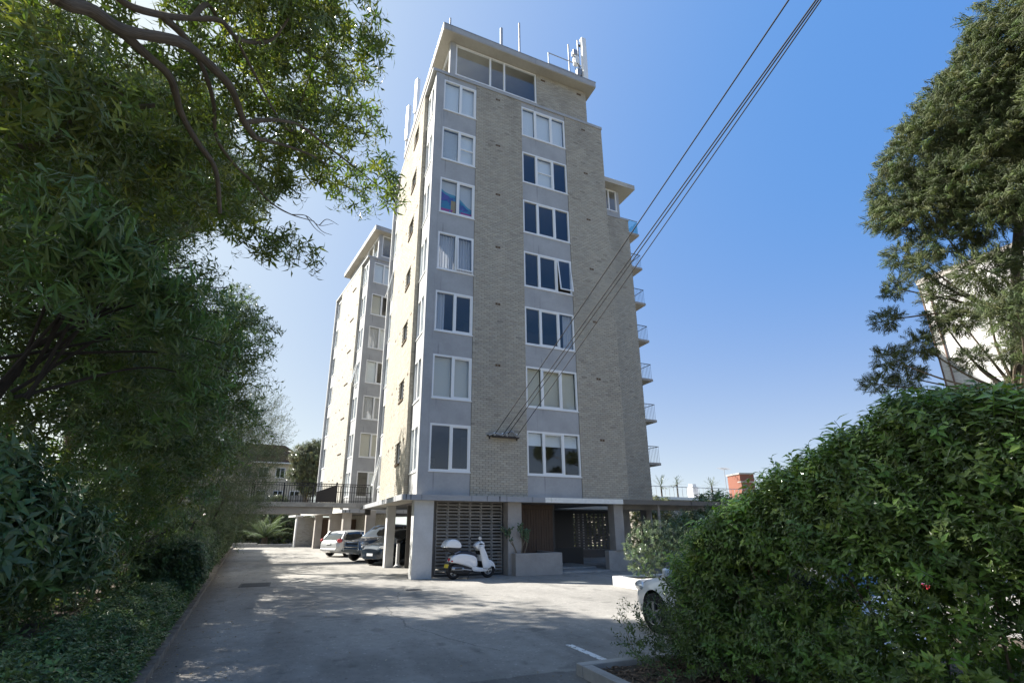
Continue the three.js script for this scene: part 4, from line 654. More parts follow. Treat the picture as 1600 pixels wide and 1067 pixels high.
// --- the big tree whose limbs hang over the driveway at upper left
{
  const t = thing('spreading_tree', 'large tree with bare curving limbs and narrow leaves overhanging the upper left', 'tree');
  const S = sprig(11, 0.20, 0.125, 0.030, { spread: 0.85, rise: 0.55, bend: 0.35, jit: 0.6 });
  part('trunk', [limb([[-9.2, 0.2, 14.2], [-9.0, 2.2, 14.0], [-8.4, 4.0, 13.8], [-7.3, 5.4, 13.6], [-6.3, 5.95, 13.4], [-6.02, 5.86, 13.11]], 0.30, 0.07, 10, 0.05), limb([[-9.0, 2.2, 14.0], [-9.4, 4.6, 12.0], [-9.6, 7.4, 9.4], [-9.2, 9.4, 6.5]], 0.24, 0.08, 9, 0.05), limb([[-9.1, 1.6, 14.1], [-9.6, 4.4, 15.6], [-9.2, 7.2, 17.4], [-8.0, 8.8, 19.0]], 0.22, 0.08, 9, 0.05)], M.bark, t);
  const br = (pts, a, b) => part('limb', limb(pts, a * 0.8, b * 0.8, 8, 0.06), M.bark, t);
  br([[-6.3, 5.95, 13.4], [-6.02, 5.86, 13.11], [-5.87, 5.98, 12.99], [-5.73, 6.03, 12.84], [-5.33, 6.36, 12.57], [-5.15, 6.46, 12.32], [-4.97, 6.5, 12.03], [-4.85, 6.41, 11.65], [-4.74, 6.38, 11.47]], 0.082, 0.045);
  br([[-4.85, 6.41, 11.65], [-4.54, 6.66, 11.55], [-4.26, 6.88, 11.32], [-3.96, 6.98, 10.99], [-3.53, 7.03, 10.64], [-3.09, 7.05, 10.3]], 0.036, 0.010);
  br([[-4.74, 6.38, 11.47], [-4.46, 6.59, 11.22], [-4.15, 6.71, 11.03], [-3.8, 6.83, 10.73]], 0.034, 0.010);
  br([[-5.73, 6.03, 12.84], [-5.59, 6.1, 12.56], [-5.44, 6.11, 12.37], [-5.38, 6.01, 11.98], [-5.25, 5.9, 11.72], [-5.1, 5.81, 11.49], [-5.03, 5.44, 11.11]], 0.055, 0.030);
  br([[-6.5, 5.85, 13.45], [-5.87, 6.41, 12.99], [-5.76, 6.33, 12.86], [-5.52, 6.53, 12.66], [-5.31, 6.76, 12.53], [-5.08, 6.91, 12.48], [-4.99, 7.01, 12.26], [-4.86, 7.16, 12.1], [-4.65, 7.4, 12.02], [-4.51, 7.74, 12.08]], 0.06, 0.018);
  br([[-5.52, 6.53, 12.66], [-5.37, 6.61, 12.4], [-5.25, 6.6, 12.06], [-5.17, 6.46, 11.77], [-5.15, 6.25, 11.45], [-5.0, 6.15, 11.22], [-4.81, 6.15, 10.93], [-4.54, 6.08, 10.6], [-4.29, 6.12, 10.37], [-3.99, 6.22, 10.17]], 0.045, 0.007);
  br([[-5.31, 6.76, 12.53], [-5.24, 7.1, 12.45], [-5.15, 7.31, 12.03], [-4.97, 7.37, 11.91], [-4.79, 7.59, 11.8], [-4.46, 7.95, 11.55], [-4.23, 8.14, 11.29], [-3.98, 8.39, 11.11]], 0.034, 0.010);
  br([[-8.4, 4.0, 13.8], [-7.4, 4.9, 12.6], [-6.52, 5.32, 11.8], [-6.07, 6.03, 12.13], [-5.96, 6.09, 11.99], [-5.91, 6.07, 11.82], [-5.72, 6.23, 11.74]], 0.085, 0.03);
  br([[-4.99, 7.01, 12.26], [-4.39, 6.85, 11.2], [-4.31, 7.36, 11.22], [-4.13, 8.01, 11.44], [-3.76, 8.22, 11.36], [-3.52, 8.34, 11.35]], 0.022, 0.006);
  // bare dead twigs
  const tw = (pts, a = 0.008) => part('twig', limb(pts, a, 0.003, 5), M.bark, t);
  tw([[-4.29, 6.12, 10.37], [-4.1, 6.2, 10.3], [-3.9, 6.18, 10.15], [-3.7, 6.3, 10.1]]); tw([[-4.1, 6.2, 10.3], [-3.95, 6.08, 10.2], [-3.8, 6.05, 10.1]]); tw([[-3.9, 6.18, 10.15], [-3.8, 6.35, 10.1], [-3.62, 6.36, 10.0]]); tw([[-3.76, 8.22, 11.36], [-3.6, 8.1, 11.2], [-3.45, 8.15, 11.2]]); tw([[-3.99, 6.22, 10.17], [-3.85, 6.12, 10.1], [-3.7, 6.15, 10.0]]);
  const near = [[-6.29, 5.66, 12.63, 0.62], [-6.03, 5.79, 12.18, 0.55], [-5.63, 6.66, 12.25, 0.48], [-5.24, 7.26, 12.3, 0.55], [-4.84, 7.51, 12.03, 0.6], [-4.4, 8.08, 11.85, 0.55], [-3.86, 8.44, 11.78, 0.5], [-3.64, 8.32, 11.48, 0.42], [-4.26, 7.6, 11.45, 0.6], [-4.81, 7.1, 11.59, 0.55], [-5.19, 6.46, 11.77, 0.40], [-5.64, 6.11, 11.75, 0.45], [-4.64, 6.76, 11.26, 0.5], [-4.04, 7.25, 11.09, 0.5], [-3.52, 7.63, 10.9, 0.40], [-4.39, 6.58, 10.82, 0.45], [-3.79, 6.83, 10.61, 0.42], [-3.12, 7.06, 10.44, 0.33], [-2.92, 7.1, 10.2, 0.26], [-4.74, 6.23, 10.85, 0.42], [-5.34, 5.85, 11.46, 0.42], [-5.75, 5.67, 11.71, 0.5], [-6.19, 5.24, 12.11, 0.6], [-6.35, 5.12, 12.5, 0.65], [-4.37, 5.62, 10.18, 0.30], [-4.08, 5.70, 9.95, 0.24], [-4.69, 5.6, 10.44, 0.32], [-5.09, 5.56, 10.95, 0.34], [-5.52, 5.37, 11.43, 0.45], [-4.2, 6.95, 11.3, 0.4], [-3.4, 6.75, 10.35, 0.3], [-4.6, 7.9, 12.3, 0.6], [-5.5, 7.6, 12.9, 0.7], [-4.9, 8.4, 12.8, 0.7], [-4.0, 9.0, 12.4, 0.65]];
  const high = [[-9.4, 9.8, 8.6, 1.7, 1.2, 1.7], [-11.2, 9.4, 5.6, 1.9, 1.5, 1.9], [-9.4, 10.6, 4.6, 1.7, 1.3, 1.7], [-10.4, 6.8, 8.8, 1.5, 1.2, 1.5], [-8.6, 10.8, 2.8, 1.7, 1.2, 1.7], [-9.8, 10.8, 1.0, 1.5, 1.1, 1.5], [-10.8, 10.6, 3.6, 1.9, 1.3, 1.9], [-12, 9.6, 1.6, 1.9, 1.3, 1.9], [-11.5, 9.2, 5.6, 2, 1.3, 2], [-9.8, 8.8, 5.2, 1.8, 1.2, 1.8], [-12.8, 8.6, 8, 2, 1.3, 2], [-8.6, 8.4, 6.8, 1.5, 1.0, 1.5], [-8.0, 11.2, 4.2, 1.5, 0.9, 1.5], [-7.6, 10.6, 3.2, 1.5, 1, 1.5], [-7.4, 10.2, 5.0, 1.4, 1.0, 1.4], [-6.8, 10.8, 3.8, 1.3, 0.9, 1.3], [-8.4, 9.4, 4.4, 1.5, 1.1, 1.5], [-7.6, 11.6, 5.2, 1.3, 0.9, 1.3], [-6.6, 11.6, 2.6, 1.2, 0.8, 1.2], [-9.0, 7.4, 6.2, 1.5, 1.1, 1.5], [-7.4, 9.0, 7.6, 1.3, 0.8, 1.2], [-6.6, 8.6, 8.6, 0.9, 0.6, 0.9]];
  foliage(t, 'crown', S, M.leaf, [...blobSpots(near.map(([x, y, z, r]) => [CAM.x + (x - CAM.x) * 1.05, CAM.y + (y - CAM.y) * 1.05, CAM.z + (z - CAM.z) * 1.05, r * 0.98]), 108, { up: 0.1, inner: 0.1, jit: 0.8 }), ...blobSpots(high, 105, { up: 0.2 })], tintOf([0.065, 0.108, 0.012], [0.165, 0.225, 0.024], [0.27, 0.31, 0.03], 0.08));
}
// --- the dark mass of tall shrubs along the left of the driveway
const shrub = (name, label, cat, blobs, geo, den, tint, o = {}, stems = null, mat = M.leaf) => {
  const t = thing(name, label, cat);
  foliage(t, 'foliage', geo, mat, blobSpots(blobs, den, o), tint);
  if (stems) part('stem', stems.map((s) => limb(s, 0.05, 0.012, 6, 0.05)), M.barkDark, t);
  return t;
};
const dark0 = [0.065, 0.110, 0.018], dark1 = [0.155, 0.235, 0.038];
{
  const G = sprig(14, 0.36, 0.115, 0.030, { spread: 0.75, rise: 0.75, droop: 0.25, bend: 0.4, jit: 0.6 });
  shrub('evergreen_shrub', 'dense dark evergreen shrub filling the left edge below the overhanging limbs', 'shrub',
    [...away(1.35, [[-6.39, 4.06, 11.67], [-6.19, 4.64, 11.26], [-5.76, 4.4, 10.87], [-6.17, 3.24, 11.52], [-5.95, 3.53, 10.74], [-6.07, 2.58, 11.12], [-6.35, 4.6, 12.25], [-6.18, 4.98, 11.68]], 0.80), ...away(1.4, [[-5.78, 2.59, 10.28], [-5.34, 2.84, 9.38], [-5.51, 3.5, 10.0], [-5.5, 2.2, 9.7]], 0.75), [-9.6, 5.4, 8.8, 1.5], [-10.2, 4.2, 11, 1.6], [-9.6, 2.8, 8.0, 1.4], [-7.7, 1.5, 6.9, 0.9], [-8.0, 1.5, 8.6, 0.9], [-8.2, 1.0, 5.2, 1.0], [-8.8, 1.6, 7.4, 1.2], [-9.4, 1.4, 4.6, 1.3]],
    G, 62, tintOf(dark0, dark1, [0.20, 0.24, 0.04], 0.06), { up: 0.15, inner: 0.15 },
    [[[-8.3, 0.3, 8.6], [-8.1, 2.2, 8.3], [-7.4, 4.0, 8.2]], [[-8.5, 0.3, 9.0], [-8.9, 2.6, 9.4], [-8.4, 4.6, 9.8]], [[-7.8, 0.3, 6.6], [-7.2, 2.0, 6.2], [-6.7, 3.4, 6.0]], [[-7.3, 0.5, 6.8], [-6.6, 1.2, 6.0], [-6.0, 1.7, 5.2]]]);
  shrub('evergreen_shrub', 'tall dark shrub with bare lower stems where the driveway narrows at left', 'shrub',
    [...away(1.45, [[-5.0, 4.5, 9.35], [-5.2, 4.2, 9.5], [-5.05, 3.75, 9.0], [-5.1, 3.2, 8.9]], 0.62), [-6.9, 3.1, 3.6, 1.1], [-7.1, 4.6, 4.2, 1.2], [-7.6, 2.0, 3.0, 1.1], [-7.9, 5.8, 5.0, 1.2], [-7.0, 2.0, 5.2, 0.9]],
    G, 78, tintOf(dark0, dark1), { up: 0.15, inner: 0.15 }, [[[-7.2, 0.2, 3.4], [-6.7, 1.6, 3.2], [-6.2, 2.6, 3.0]], [[-7.3, 0.2, 3.8], [-7.0, 2.2, 3.9], [-6.8, 3.8, 3.9]], [[-7.4, 0.2, 4.6], [-6.9, 1.2, 4.8], [-6.3, 1.9, 4.6]]]);
}
{ // fine leaved shrub
  const G = sprig(16, 0.34, 0.085, 0.011, { spread: 0.6, rise: 0.8, bend: 0.1 });
  shrub('willow_shrub', 'olive shrub with fine narrow leaves and thin upright shoots, left of the footbridge', 'shrub',
    away(1.5, [[-5.4, 3.4, 7.5, 0.6], [-5.0, 3.75, 6.6, 0.52], [-4.62, 3.95, 6.1, 0.42], [-5.1, 3.0, 6.95, 0.62], [-4.68, 3.15, 5.9, 0.52], [-5.3, 2.5, 7.4, 0.6], [-4.95, 2.45, 5.9, 0.55], [-5.2, 2.1, 6.4, 0.5], [-4.5, 3.5, 5.8, 0.42], [-4.55, 2.9, 5.6, 0.45], [-4.75, 2.3, 5.5, 0.5], [-4.9, 2.0, 5.2, 0.45], [-5.0, 1.75, 4.6, 0.45]]),
    G, 130, tintOf([0.06, 0.085, 0.03], [0.14, 0.17, 0.07]), { up: 0.55, jit: 0.4, s1: 1.5 }, [[[-6.6, 0.2, 1.6], [-6.2, 2.0, 1.4], [-5.6, 3.6, 1.0]], [[-6.4, 0.2, 0.6], [-5.8, 2.4, 0.2], [-5.2, 4.0, -0.4]]]);
}
{ // broad leaved bush, lower left corner
  const G = sprig(11, 0.26, 0.15, 0.050, { spread: 0.9, rise: 0.5, droop: 0.25, bend: 0.45, jit: 0.6 });
  shrub('broadleaf_bush', 'broad leaved dark green bush at the lower left edge above the low wall', 'bush',
    away(1.32, [[-5.95, 1.74, 12.1, 0.42], [-5.72, 1.62, 11.8, 0.36], [-5.9, 1.50, 12.3, 0.34], [-5.68, 1.48, 11.7, 0.30], [-6.05, 2.0, 12.2, 0.36], [-5.5, 1.50, 11.3, 0.25]]),
    G, 150, tintOf([0.055, 0.105, 0.022], [0.115, 0.20, 0.042], [0.18, 0.25, 0.035], 0.03), {}, null, M.glossLeaf);
}
{ // undergrowth on the raised ground behind the low wall
  shrub('undergrowth_shrub', 'low dark undergrowth of mixed leaves right behind the low wall at lower left', 'shrub', [[-6.75, 0.85, 10.4, 0.5, 0.42, 0.6], [-6.85, 0.9, 9.3, 0.5, 0.5, 0.7], [-6.95, 1.0, 8.1, 0.55, 0.6, 0.7], [-7.05, 1.1, 6.9, 0.6, 0.7, 0.7], [-7.0, 1.0, 5.8, 0.55, 0.7, 0.7], [-6.9, 0.9, 4.6, 0.55, 0.7, 0.7], [-7.9, 1.0, 9.6, 0.8, 0.7, 0.9], [-8.2, 1.1, 7.6, 0.9, 0.8, 0.9], [-7.2, 1.5, 4.0, 0.7, 0.8, 0.8], [-8.6, 0.9, 10.8, 0.9, 0.7, 0.8], [-6.6, 0.75, 11.4, 0.4, 0.35, 0.5]],
    sprig(12, 0.22, 0.085, 0.034, { spread: 0.9, rise: 0.55, bend: 0.35, jit: 0.5 }), 120, tintOf([0.055, 0.100, 0.020], [0.125, 0.20, 0.038], [0.20, 0.26, 0.04], 0.05), { up: 0.3, inner: 0.2 }, null, M.glossLeaf);
}
{ // tree with long drooping pale leaves: its outer leaves are built one by one
  const t = thing('drooping_tree', 'young tree with long drooping fresh green leaves in front of the dark shrubs at left', 'tree');
  const base = [-7.4, 0.3, 10.2], tips = [[-5.5, 4.62, 12.3], [-5.38, 4.6, 11.75], [-5.18, 4.55, 11.3], [-5.0, 4.62, 10.95], [-4.86, 4.62, 10.75], [-5.1, 4.25, 10.9], [-5.3, 4.5, 11.9], [-4.83, 4.4, 10.4], [-4.74, 3.85, 9.5], [-4.8, 4.1, 9.9], [-4.95, 3.55, 9.6], [-5.6, 4.2, 11.8], [-5.9, 4.5, 12.0]];
  part('trunk', limb([base, [-7.2, 2.0, 10.4], [-6.6, 3.4, 10.8]], 0.07, 0.045, 8), M.barkDark, t);
  const lf = [leafGeo(0.19, 0.036, 0.25, 0.5), leafGeo(0.16, 0.032, 0.3, 0.7), leafGeo(0.21, 0.04, 0.2, 0.35)], mats = [[0.13, 0.25, 0.045], [0.17, 0.29, 0.055], [0.10, 0.20, 0.04]].map((c) => leafMat({ color: new THREE.Color().setRGB(...c), transmission: 0.4 }));
  let n = 0; const fine = [];
  for (const tip of tips) {
    part('branch', limb([[-6.6 + rr(-0.2, 0.2), 3.4 + rr(-0.5, 0.2), 10.8], [lerp(-6.6, tip[0], 0.6), lerp(3.4, tip[1], 0.75) + 0.15, lerp(10.8, tip[2], 0.6)], tip], 0.022, 0.006, 5), M.barkDark, t);
    for (let i = 0; i < 22 && n < 295; i++, n++) { const m = part('leaf', lf[i % 3], mats[Math.floor(rnd() * 3)], t), k = Math.pow(rnd(), 1.3); m.position.set(lerp(tip[0], -6.0, k * 0.35) + rr(-0.06, 0.06), lerp(tip[1], 3.9, k * 0.35) + rr(-0.04, 0.08), lerp(tip[2], 10.8, k * 0.35) + rr(-0.06, 0.06)); const a = rr(0, 6.283), d = V(Math.cos(a), rr(-0.9, 0.15), Math.sin(a)).normalize(), x = V(0, 1, 0).cross(d).normalize(), y = d.clone().cross(x); m.quaternion.setFromRotationMatrix(new THREE.Matrix4().makeBasis(x, y, d)); m.scale.setScalar(rr(0.75, 1.2)); }
    fine.push([tip[0] - 0.5, tip[1] - 0.25, tip[2] - 0.15, 0.42, 0.35, 0.42]);
  }
  foliage(t, 'crown', sprig(10, 0.16, 0.17, 0.034, { spread: 1, rise: 0.1, droop: 0.4, bend: 0.5 }), M.leaf, blobSpots(fine, 75, { up: 0, inner: 0 }), tintOf([0.07, 0.14, 0.028], [0.14, 0.24, 0.045]));
}
{ // small leaved ground cover and hedge between kerb and wall
  const G = sprig(12, 0.12, 0.048, 0.024, { spread: 0.9, rise: 0.6 }), spots = [], hed = [];
  for (let i = 0; i < 16500; i++) { const z = rr(1.5, 13.2), k = rnd(), w = lerp(1.5, 0.86, clamp01((z - 3) / 2)), x = KX(z) - 0.14 - k * w; const h = 0.14 + 0.44 * Math.sin(Math.min(1, k * 1.7 + 0.12) * 1.57) * (0.7 + 0.6 * fbm(x * 1.5, z * 1.5, 3)); spots.push({ p: V(x + 0.05, rr(0.3, 1) * h + 0.05, z), d: V(rr(-0.5, 0.6), 0.9, rr(-0.5, 0.5)).normalize(), s: rr(0.8, 1.4), k: rnd() }); }
  const gc = foliage(scene, 'ground_cover', G, M.glossLeaf, spots, tintOf([0.060, 0.115, 0.020], [0.14, 0.225, 0.040], [0.20, 0.27, 0.04], 0.05)); gc.userData.label = 'low small leaved ground cover between the left kerb and the low wall';
  for (let i = 0; i < 46000; i++) { const z = 5.0 - Math.pow(rnd(), 1.5) * 32.5, top = lerp(1.15, 2.3, clamp01((4 - z) / 7)) * (0.85 + 0.3 * fbm(z * 0.8, 3, 3)), y = Math.pow(rnd(), 0.8) * top, k = Math.pow(rnd(), 1.7) * 1.2, bulge = 0.34 * Math.sin(clamp01(y / top) * 2.6) + 0.1 * (fbm(z * 1.7, y * 1.7 + 30, 3) - 0.5); const x = KX(z) - 0.32 + bulge - k; hed.push({ p: V(x, y + 0.06, z), d: V(rr(0, 1), rr(0.1, 1), rr(-0.4, 0.7)).normalize(), s: rr(0.9, 1.7) * (z < -8 ? 1.5 : 1), k: rnd() }); }
  const t = thing('hedge', 'small leaved hedge running along the left kerb towards the footbridge', 'hedge'); foliage(t, 'foliage', G, M.glossLeaf, hed, tintOf([0.055, 0.095, 0.022], [0.13, 0.20, 0.048]));
}
// --- hedge on the right, close to the camera
{
  const t = thing('hedge', 'large loose glossy hedge with fresh green top filling the lower right', 'hedge');
  const G = sprig(15, 0.19, 0.056, 0.025, { spread: 0.9, rise: 0.7, droop: 0.1, bend: 0.2 }), spots = [];
  const topY = (z) => (z < 13.8 ? lerp(0.95, 2.02, clamp01((z - 11.9) / 1.9)) : lerp(2.02, 2.38, clamp01((z - 13.8) / 1.2))) + 0.22 * (fbm(z * 1.6, 9, 3) - 0.5);
  for (let i = 0; i < 27000; i++) {
    const z = rr(11.92, 18.3), T = topY(z), onTop = rnd() < 0.30, y = onTop ? T - Math.pow(rnd(), 1.6) * 0.34 : Math.pow(rnd(), 0.72) * T;
    const end = clamp01((z - 11.95) / 0.9), face = 0.46 + 0.30 * Math.pow(1 - end, 2) + 0.34 * (fbm(z * 1.7, y * 1.7, 3) - 0.5) * 2 + 0.12 * clamp01((y - T + 0.5) * 2);
    const x = face + Math.pow(rnd(), onTop ? 0.9 : 1.15) * 1.05, low = y < 1.25 && !onTop;
    if (low && rnd() < 0.36) continue; if (fbm(z * 2.6, y * 2.6 + 60, 2) > (low ? 0.68 : 0.86)) continue; if (y < 0.12) continue;
    const d = onTop ? V(rr(-0.6, 0.4), 1, rr(-0.5, 0.5)) : V(-rr(0.2, 1), rr(0.0, 0.9), rr(-0.6, 0.6)); spots.push({ p: V(x, y + 0.07, z), d: d.normalize(), s: rr(0.75, 1.35), k: rnd() });
  }
  foliage(t, 'foliage', G, M.hedgeLeaf, spots, tintOf([0.060, 0.130, 0.011], [0.135, 0.255, 0.016], [0.21, 0.31, 0.03], 0.05));
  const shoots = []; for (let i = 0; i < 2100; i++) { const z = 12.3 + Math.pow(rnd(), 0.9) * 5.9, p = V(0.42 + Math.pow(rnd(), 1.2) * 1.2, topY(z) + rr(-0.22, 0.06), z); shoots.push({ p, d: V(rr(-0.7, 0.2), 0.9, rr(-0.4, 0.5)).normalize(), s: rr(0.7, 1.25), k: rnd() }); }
  foliage(t, 'lightened_fresh_shoots', sprig(13, 0.24, 0.088, 0.034, { spread: 0.9, rise: 0.45, droop: 0.05, bend: 0.35, jit: 0.2 }), M.hedgeLeaf, shoots, tintOf([0.135, 0.27, 0.014], [0.23, 0.38, 0.022]));  // fresh growth, its green also lightened to stand for sun on the top
  const st = []; for (let i = 0; i < 26; i++) { const z = 12.1 + i * 0.23 + rr(-0.1, 0.1), x = rr(0.75, 1.25), T = topY(z); st.push(limb([[x, 0.05, z], [x + rr(-0.15, 0.1), T * 0.45, z + rr(-0.2, 0.2)], [x + rr(-0.4, 0.15), T * 0.85, z + rr(-0.3, 0.3)]], rr(0.012, 0.024), 0.004, 5)); }
  part('stem', st, std([0.13, 0.10, 0.07], { roughness: 0.95 }), t);
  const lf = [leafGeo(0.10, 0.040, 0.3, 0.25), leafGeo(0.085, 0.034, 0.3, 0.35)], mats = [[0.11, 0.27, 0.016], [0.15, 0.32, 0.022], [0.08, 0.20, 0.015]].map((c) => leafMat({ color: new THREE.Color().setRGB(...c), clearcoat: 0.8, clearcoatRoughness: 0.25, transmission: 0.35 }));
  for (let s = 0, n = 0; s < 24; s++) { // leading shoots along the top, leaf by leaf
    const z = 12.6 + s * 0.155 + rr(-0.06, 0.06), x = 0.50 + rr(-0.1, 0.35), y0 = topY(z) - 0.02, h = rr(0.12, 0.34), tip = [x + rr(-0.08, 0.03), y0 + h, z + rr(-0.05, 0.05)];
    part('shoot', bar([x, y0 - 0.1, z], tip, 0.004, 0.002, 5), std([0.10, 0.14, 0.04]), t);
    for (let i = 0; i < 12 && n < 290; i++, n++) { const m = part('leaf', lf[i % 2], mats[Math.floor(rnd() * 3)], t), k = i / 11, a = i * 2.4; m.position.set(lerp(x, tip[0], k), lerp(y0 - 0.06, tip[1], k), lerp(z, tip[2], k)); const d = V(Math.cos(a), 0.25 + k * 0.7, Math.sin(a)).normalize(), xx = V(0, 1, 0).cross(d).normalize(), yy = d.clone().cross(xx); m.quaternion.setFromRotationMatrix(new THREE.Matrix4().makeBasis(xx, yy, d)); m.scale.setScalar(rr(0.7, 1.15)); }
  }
  // the sparse low growth at its near end, and one dead twig
  const G2 = sprig(12, 0.16, 0.05, 0.020, { spread: 0.7, rise: 0.8 });
  const w = shrub('low_bush', 'sparse light green low bush growing at the corner of the kerb before the white car', 'bush', [[0.50, 0.42, 11.75, 0.42, 0.42, 0.28], [0.75, 0.42, 11.75, 0.42, 0.38, 0.3], [1.05, 0.5, 11.9, 0.42, 0.40, 0.35], [0.40, 0.28, 12.3, 0.36, 0.28, 0.4], [0.6, 0.5, 12.3, 0.3, 0.3, 0.35]], G2, 210, tintOf([0.055, 0.095, 0.022], [0.13, 0.20, 0.045]), { up: 0.5 });
  part('twig', [bar([0.3, 0.1, 11.75], [0.12, 0.75, 11.6], 0.005, 0.002, 4), bar([0.22, 0.4, 11.68], [0.25, 0.8, 11.55], 0.003, 0.0015, 4)], std([0.25, 0.19, 0.12]), w);
}
// --- clipped shrub in the white raised bed by the canopy
{
  const b = thing('raised_bed', 'low white masonry edge of a raised bed before the right tower end', 'planter');
  part('wall', [bb(5.42, 0, 3.95, 5.6, 0.27, 5.15, 0.01), bb(5.6, 0, 4.97, 9.6, 0.27, 5.15, 0.01), bb(5.6, 0, 3.95, 9.6, 0.27, 4.1, 0.01)], M.white, b); part('soil', bb(5.6, 0, 4.1, 9.6, 0.22, 4.97), M.soil, b);
  const G = sprig(12, 0.13, 0.055, 0.028, { spread: 0.9, rise: 0.6 });
  shrub('rounded_shrub', 'rounded glossy shrub standing in the white edged bed left of the hedge', 'shrub', [[6.2, 1.05, 4.7, 0.72, 0.72, 0.6], [5.9, 0.7, 4.9, 0.55, 0.5, 0.5], [6.8, 1.35, 4.6, 0.7, 0.55, 0.6], [7.3, 1.0, 4.9, 0.8, 0.8, 0.6], [6.4, 1.55, 4.5, 0.4, 0.3, 0.4]], G, 150, tintOf([0.05, 0.085, 0.03], [0.12, 0.18, 0.06]), {}, null, M.glossLeaf);
  shrub('leafy_shrub', 'bushy shrub under the thin canopy posts behind the rounded shrub', 'shrub', [[11.2, 1.3, 1.0, 1.2, 1.1, 0.9], [13.0, 1.5, 0.6, 1.3, 1.2, 0.9], [9.8, 0.9, 1.4, 0.8, 0.8, 0.7]], sprig(11, 0.2, 0.09, 0.045), 45, tintOf(dark0, [0.07, 0.12, 0.03]));
}
// --- tall tree at the right
{
  const t = thing('casuarina_tree', 'tall tree with drooping feathery foliage rising at the right edge', 'tree');
  const ctr = (l) => l;
  const up = ctr([[11.95, 13.45, 13.27, 1.3], [11.78, 14.1, 13.8, 1.2], [11.64, 12.81, 12.73, 1.25], [11.31, 12.14, 12.18, 1.2], [11.36, 11.7, 11.47, 1.15], [11.52, 11.0, 10.75, 1.0], [11.44, 10.4, 10.33, 0.7], [11.52, 10.15, 11.05, 1.0], [11.62, 10.56, 11.96, 1.2], [12.04, 11.28, 12.73, 1.3], [12.17, 12.26, 13.28, 1.3], [12.2, 9.5, 12.0, 0.9], [12.0, 9.34, 11.22, 0.8], [11.81, 9.59, 12.8, 1.0], [13.4, 12.6, 13.0, 1.5], [13.2, 11.2, 12.2, 1.4], [13.6, 13.6, 14.4, 1.5], [11.4, 13.4, 14.9, 1.4], [11.6, 11.2, 14.6, 1.4]]);
  const lowb = ctr([[12.93, 9.81, 9.72, 0.55], [13.54, 9.14, 9.06, 0.5], [13.64, 8.25, 8.53, 0.5], [13.72, 6.99, 8.31, 0.55], [13.66, 6.25, 7.8, 0.5], [13.77, 7.12, 9.22, 0.6], [14.21, 6.34, 8.46, 0.55], [14.02, 7.63, 10.19, 0.6], [13.67, 8.47, 10.07, 0.6], [12.14, 8.12, 11.71, 0.75], [11.72, 6.6, 12.15, 0.8], [15.03, 5.34, 8.53, 0.8], [14.32, 6.48, 10.1, 0.5], [13.23, 8.53, 12.12, 0.6], [14.79, 5.23, 10.61, 0.8], [13.9, 5.0, 9.0, 0.7], [12.6, 9.0, 10.4, 0.55], [13.2, 7.6, 11.2, 0.6], [12.6, 7.4, 12.6, 0.7], [13.6, 6.2, 11.4, 0.6], [12.9, 8.4, 13.4, 0.8], [14.4, 8.0, 9.6, 0.5], [13.0, 5.2, 12.6, 0.7], [12.4, 9.8, 13.6, 0.8]]);
  const trunk = [[15.0, 0, 10.3], [14.9, 4.16, 10.46], [14.68, 6.26, 10.93], [14.17, 8.61, 11.64], [13.3, 11.13, 12.7], [12.6, 13.2, 13.4]];
  part('trunk', limb(trunk, 0.26, 0.06, 9, 0.04), M.barkDark, t);
  for (const b of [...lowb, ...up.filter((_, i) => i % 2 === 0)]) { const k = clamp01((b[1] - 3.2) / 12), i = Math.min(4, Math.floor(k * 5)), a = V(...trunk[i]).lerp(V(...trunk[i + 1]), 0.5); part('branch', limb([a.toArray(), [lerp(a.x, b[0], 0.5) + rr(-0.2, 0.2), lerp(a.y, b[1], 0.4) + rr(-0.1, 0.4), lerp(a.z, b[2], 0.5) + rr(-0.2, 0.2)], [b[0], b[1], b[2]]], 0.055, 0.015, 6, 0.08), M.bark, t); }
  const G = sprig(20, 0.26, 0.12, 0.019, { spread: 0.8, rise: 0.3, droop: 0.7, bend: 0.6 }), shrink = (l, k) => l.map((b) => [b[0], b[1], b[2], b[3] * k, b[3] * k * 0.8, b[3] * k]);
  foliage(t, 'crown', G, M.softLeaf, [...blobSpots(shrink(up, 0.84), 190, { up: 0.0, inner: 0.55, jit: 0.6 }), ...blobSpots(shrink(lowb, 0.80), 230, { up: 0.05, inner: 0.4, jit: 0.6 })], tintOf([0.036, 0.058, 0.012], [0.105, 0.135, 0.028]));
}
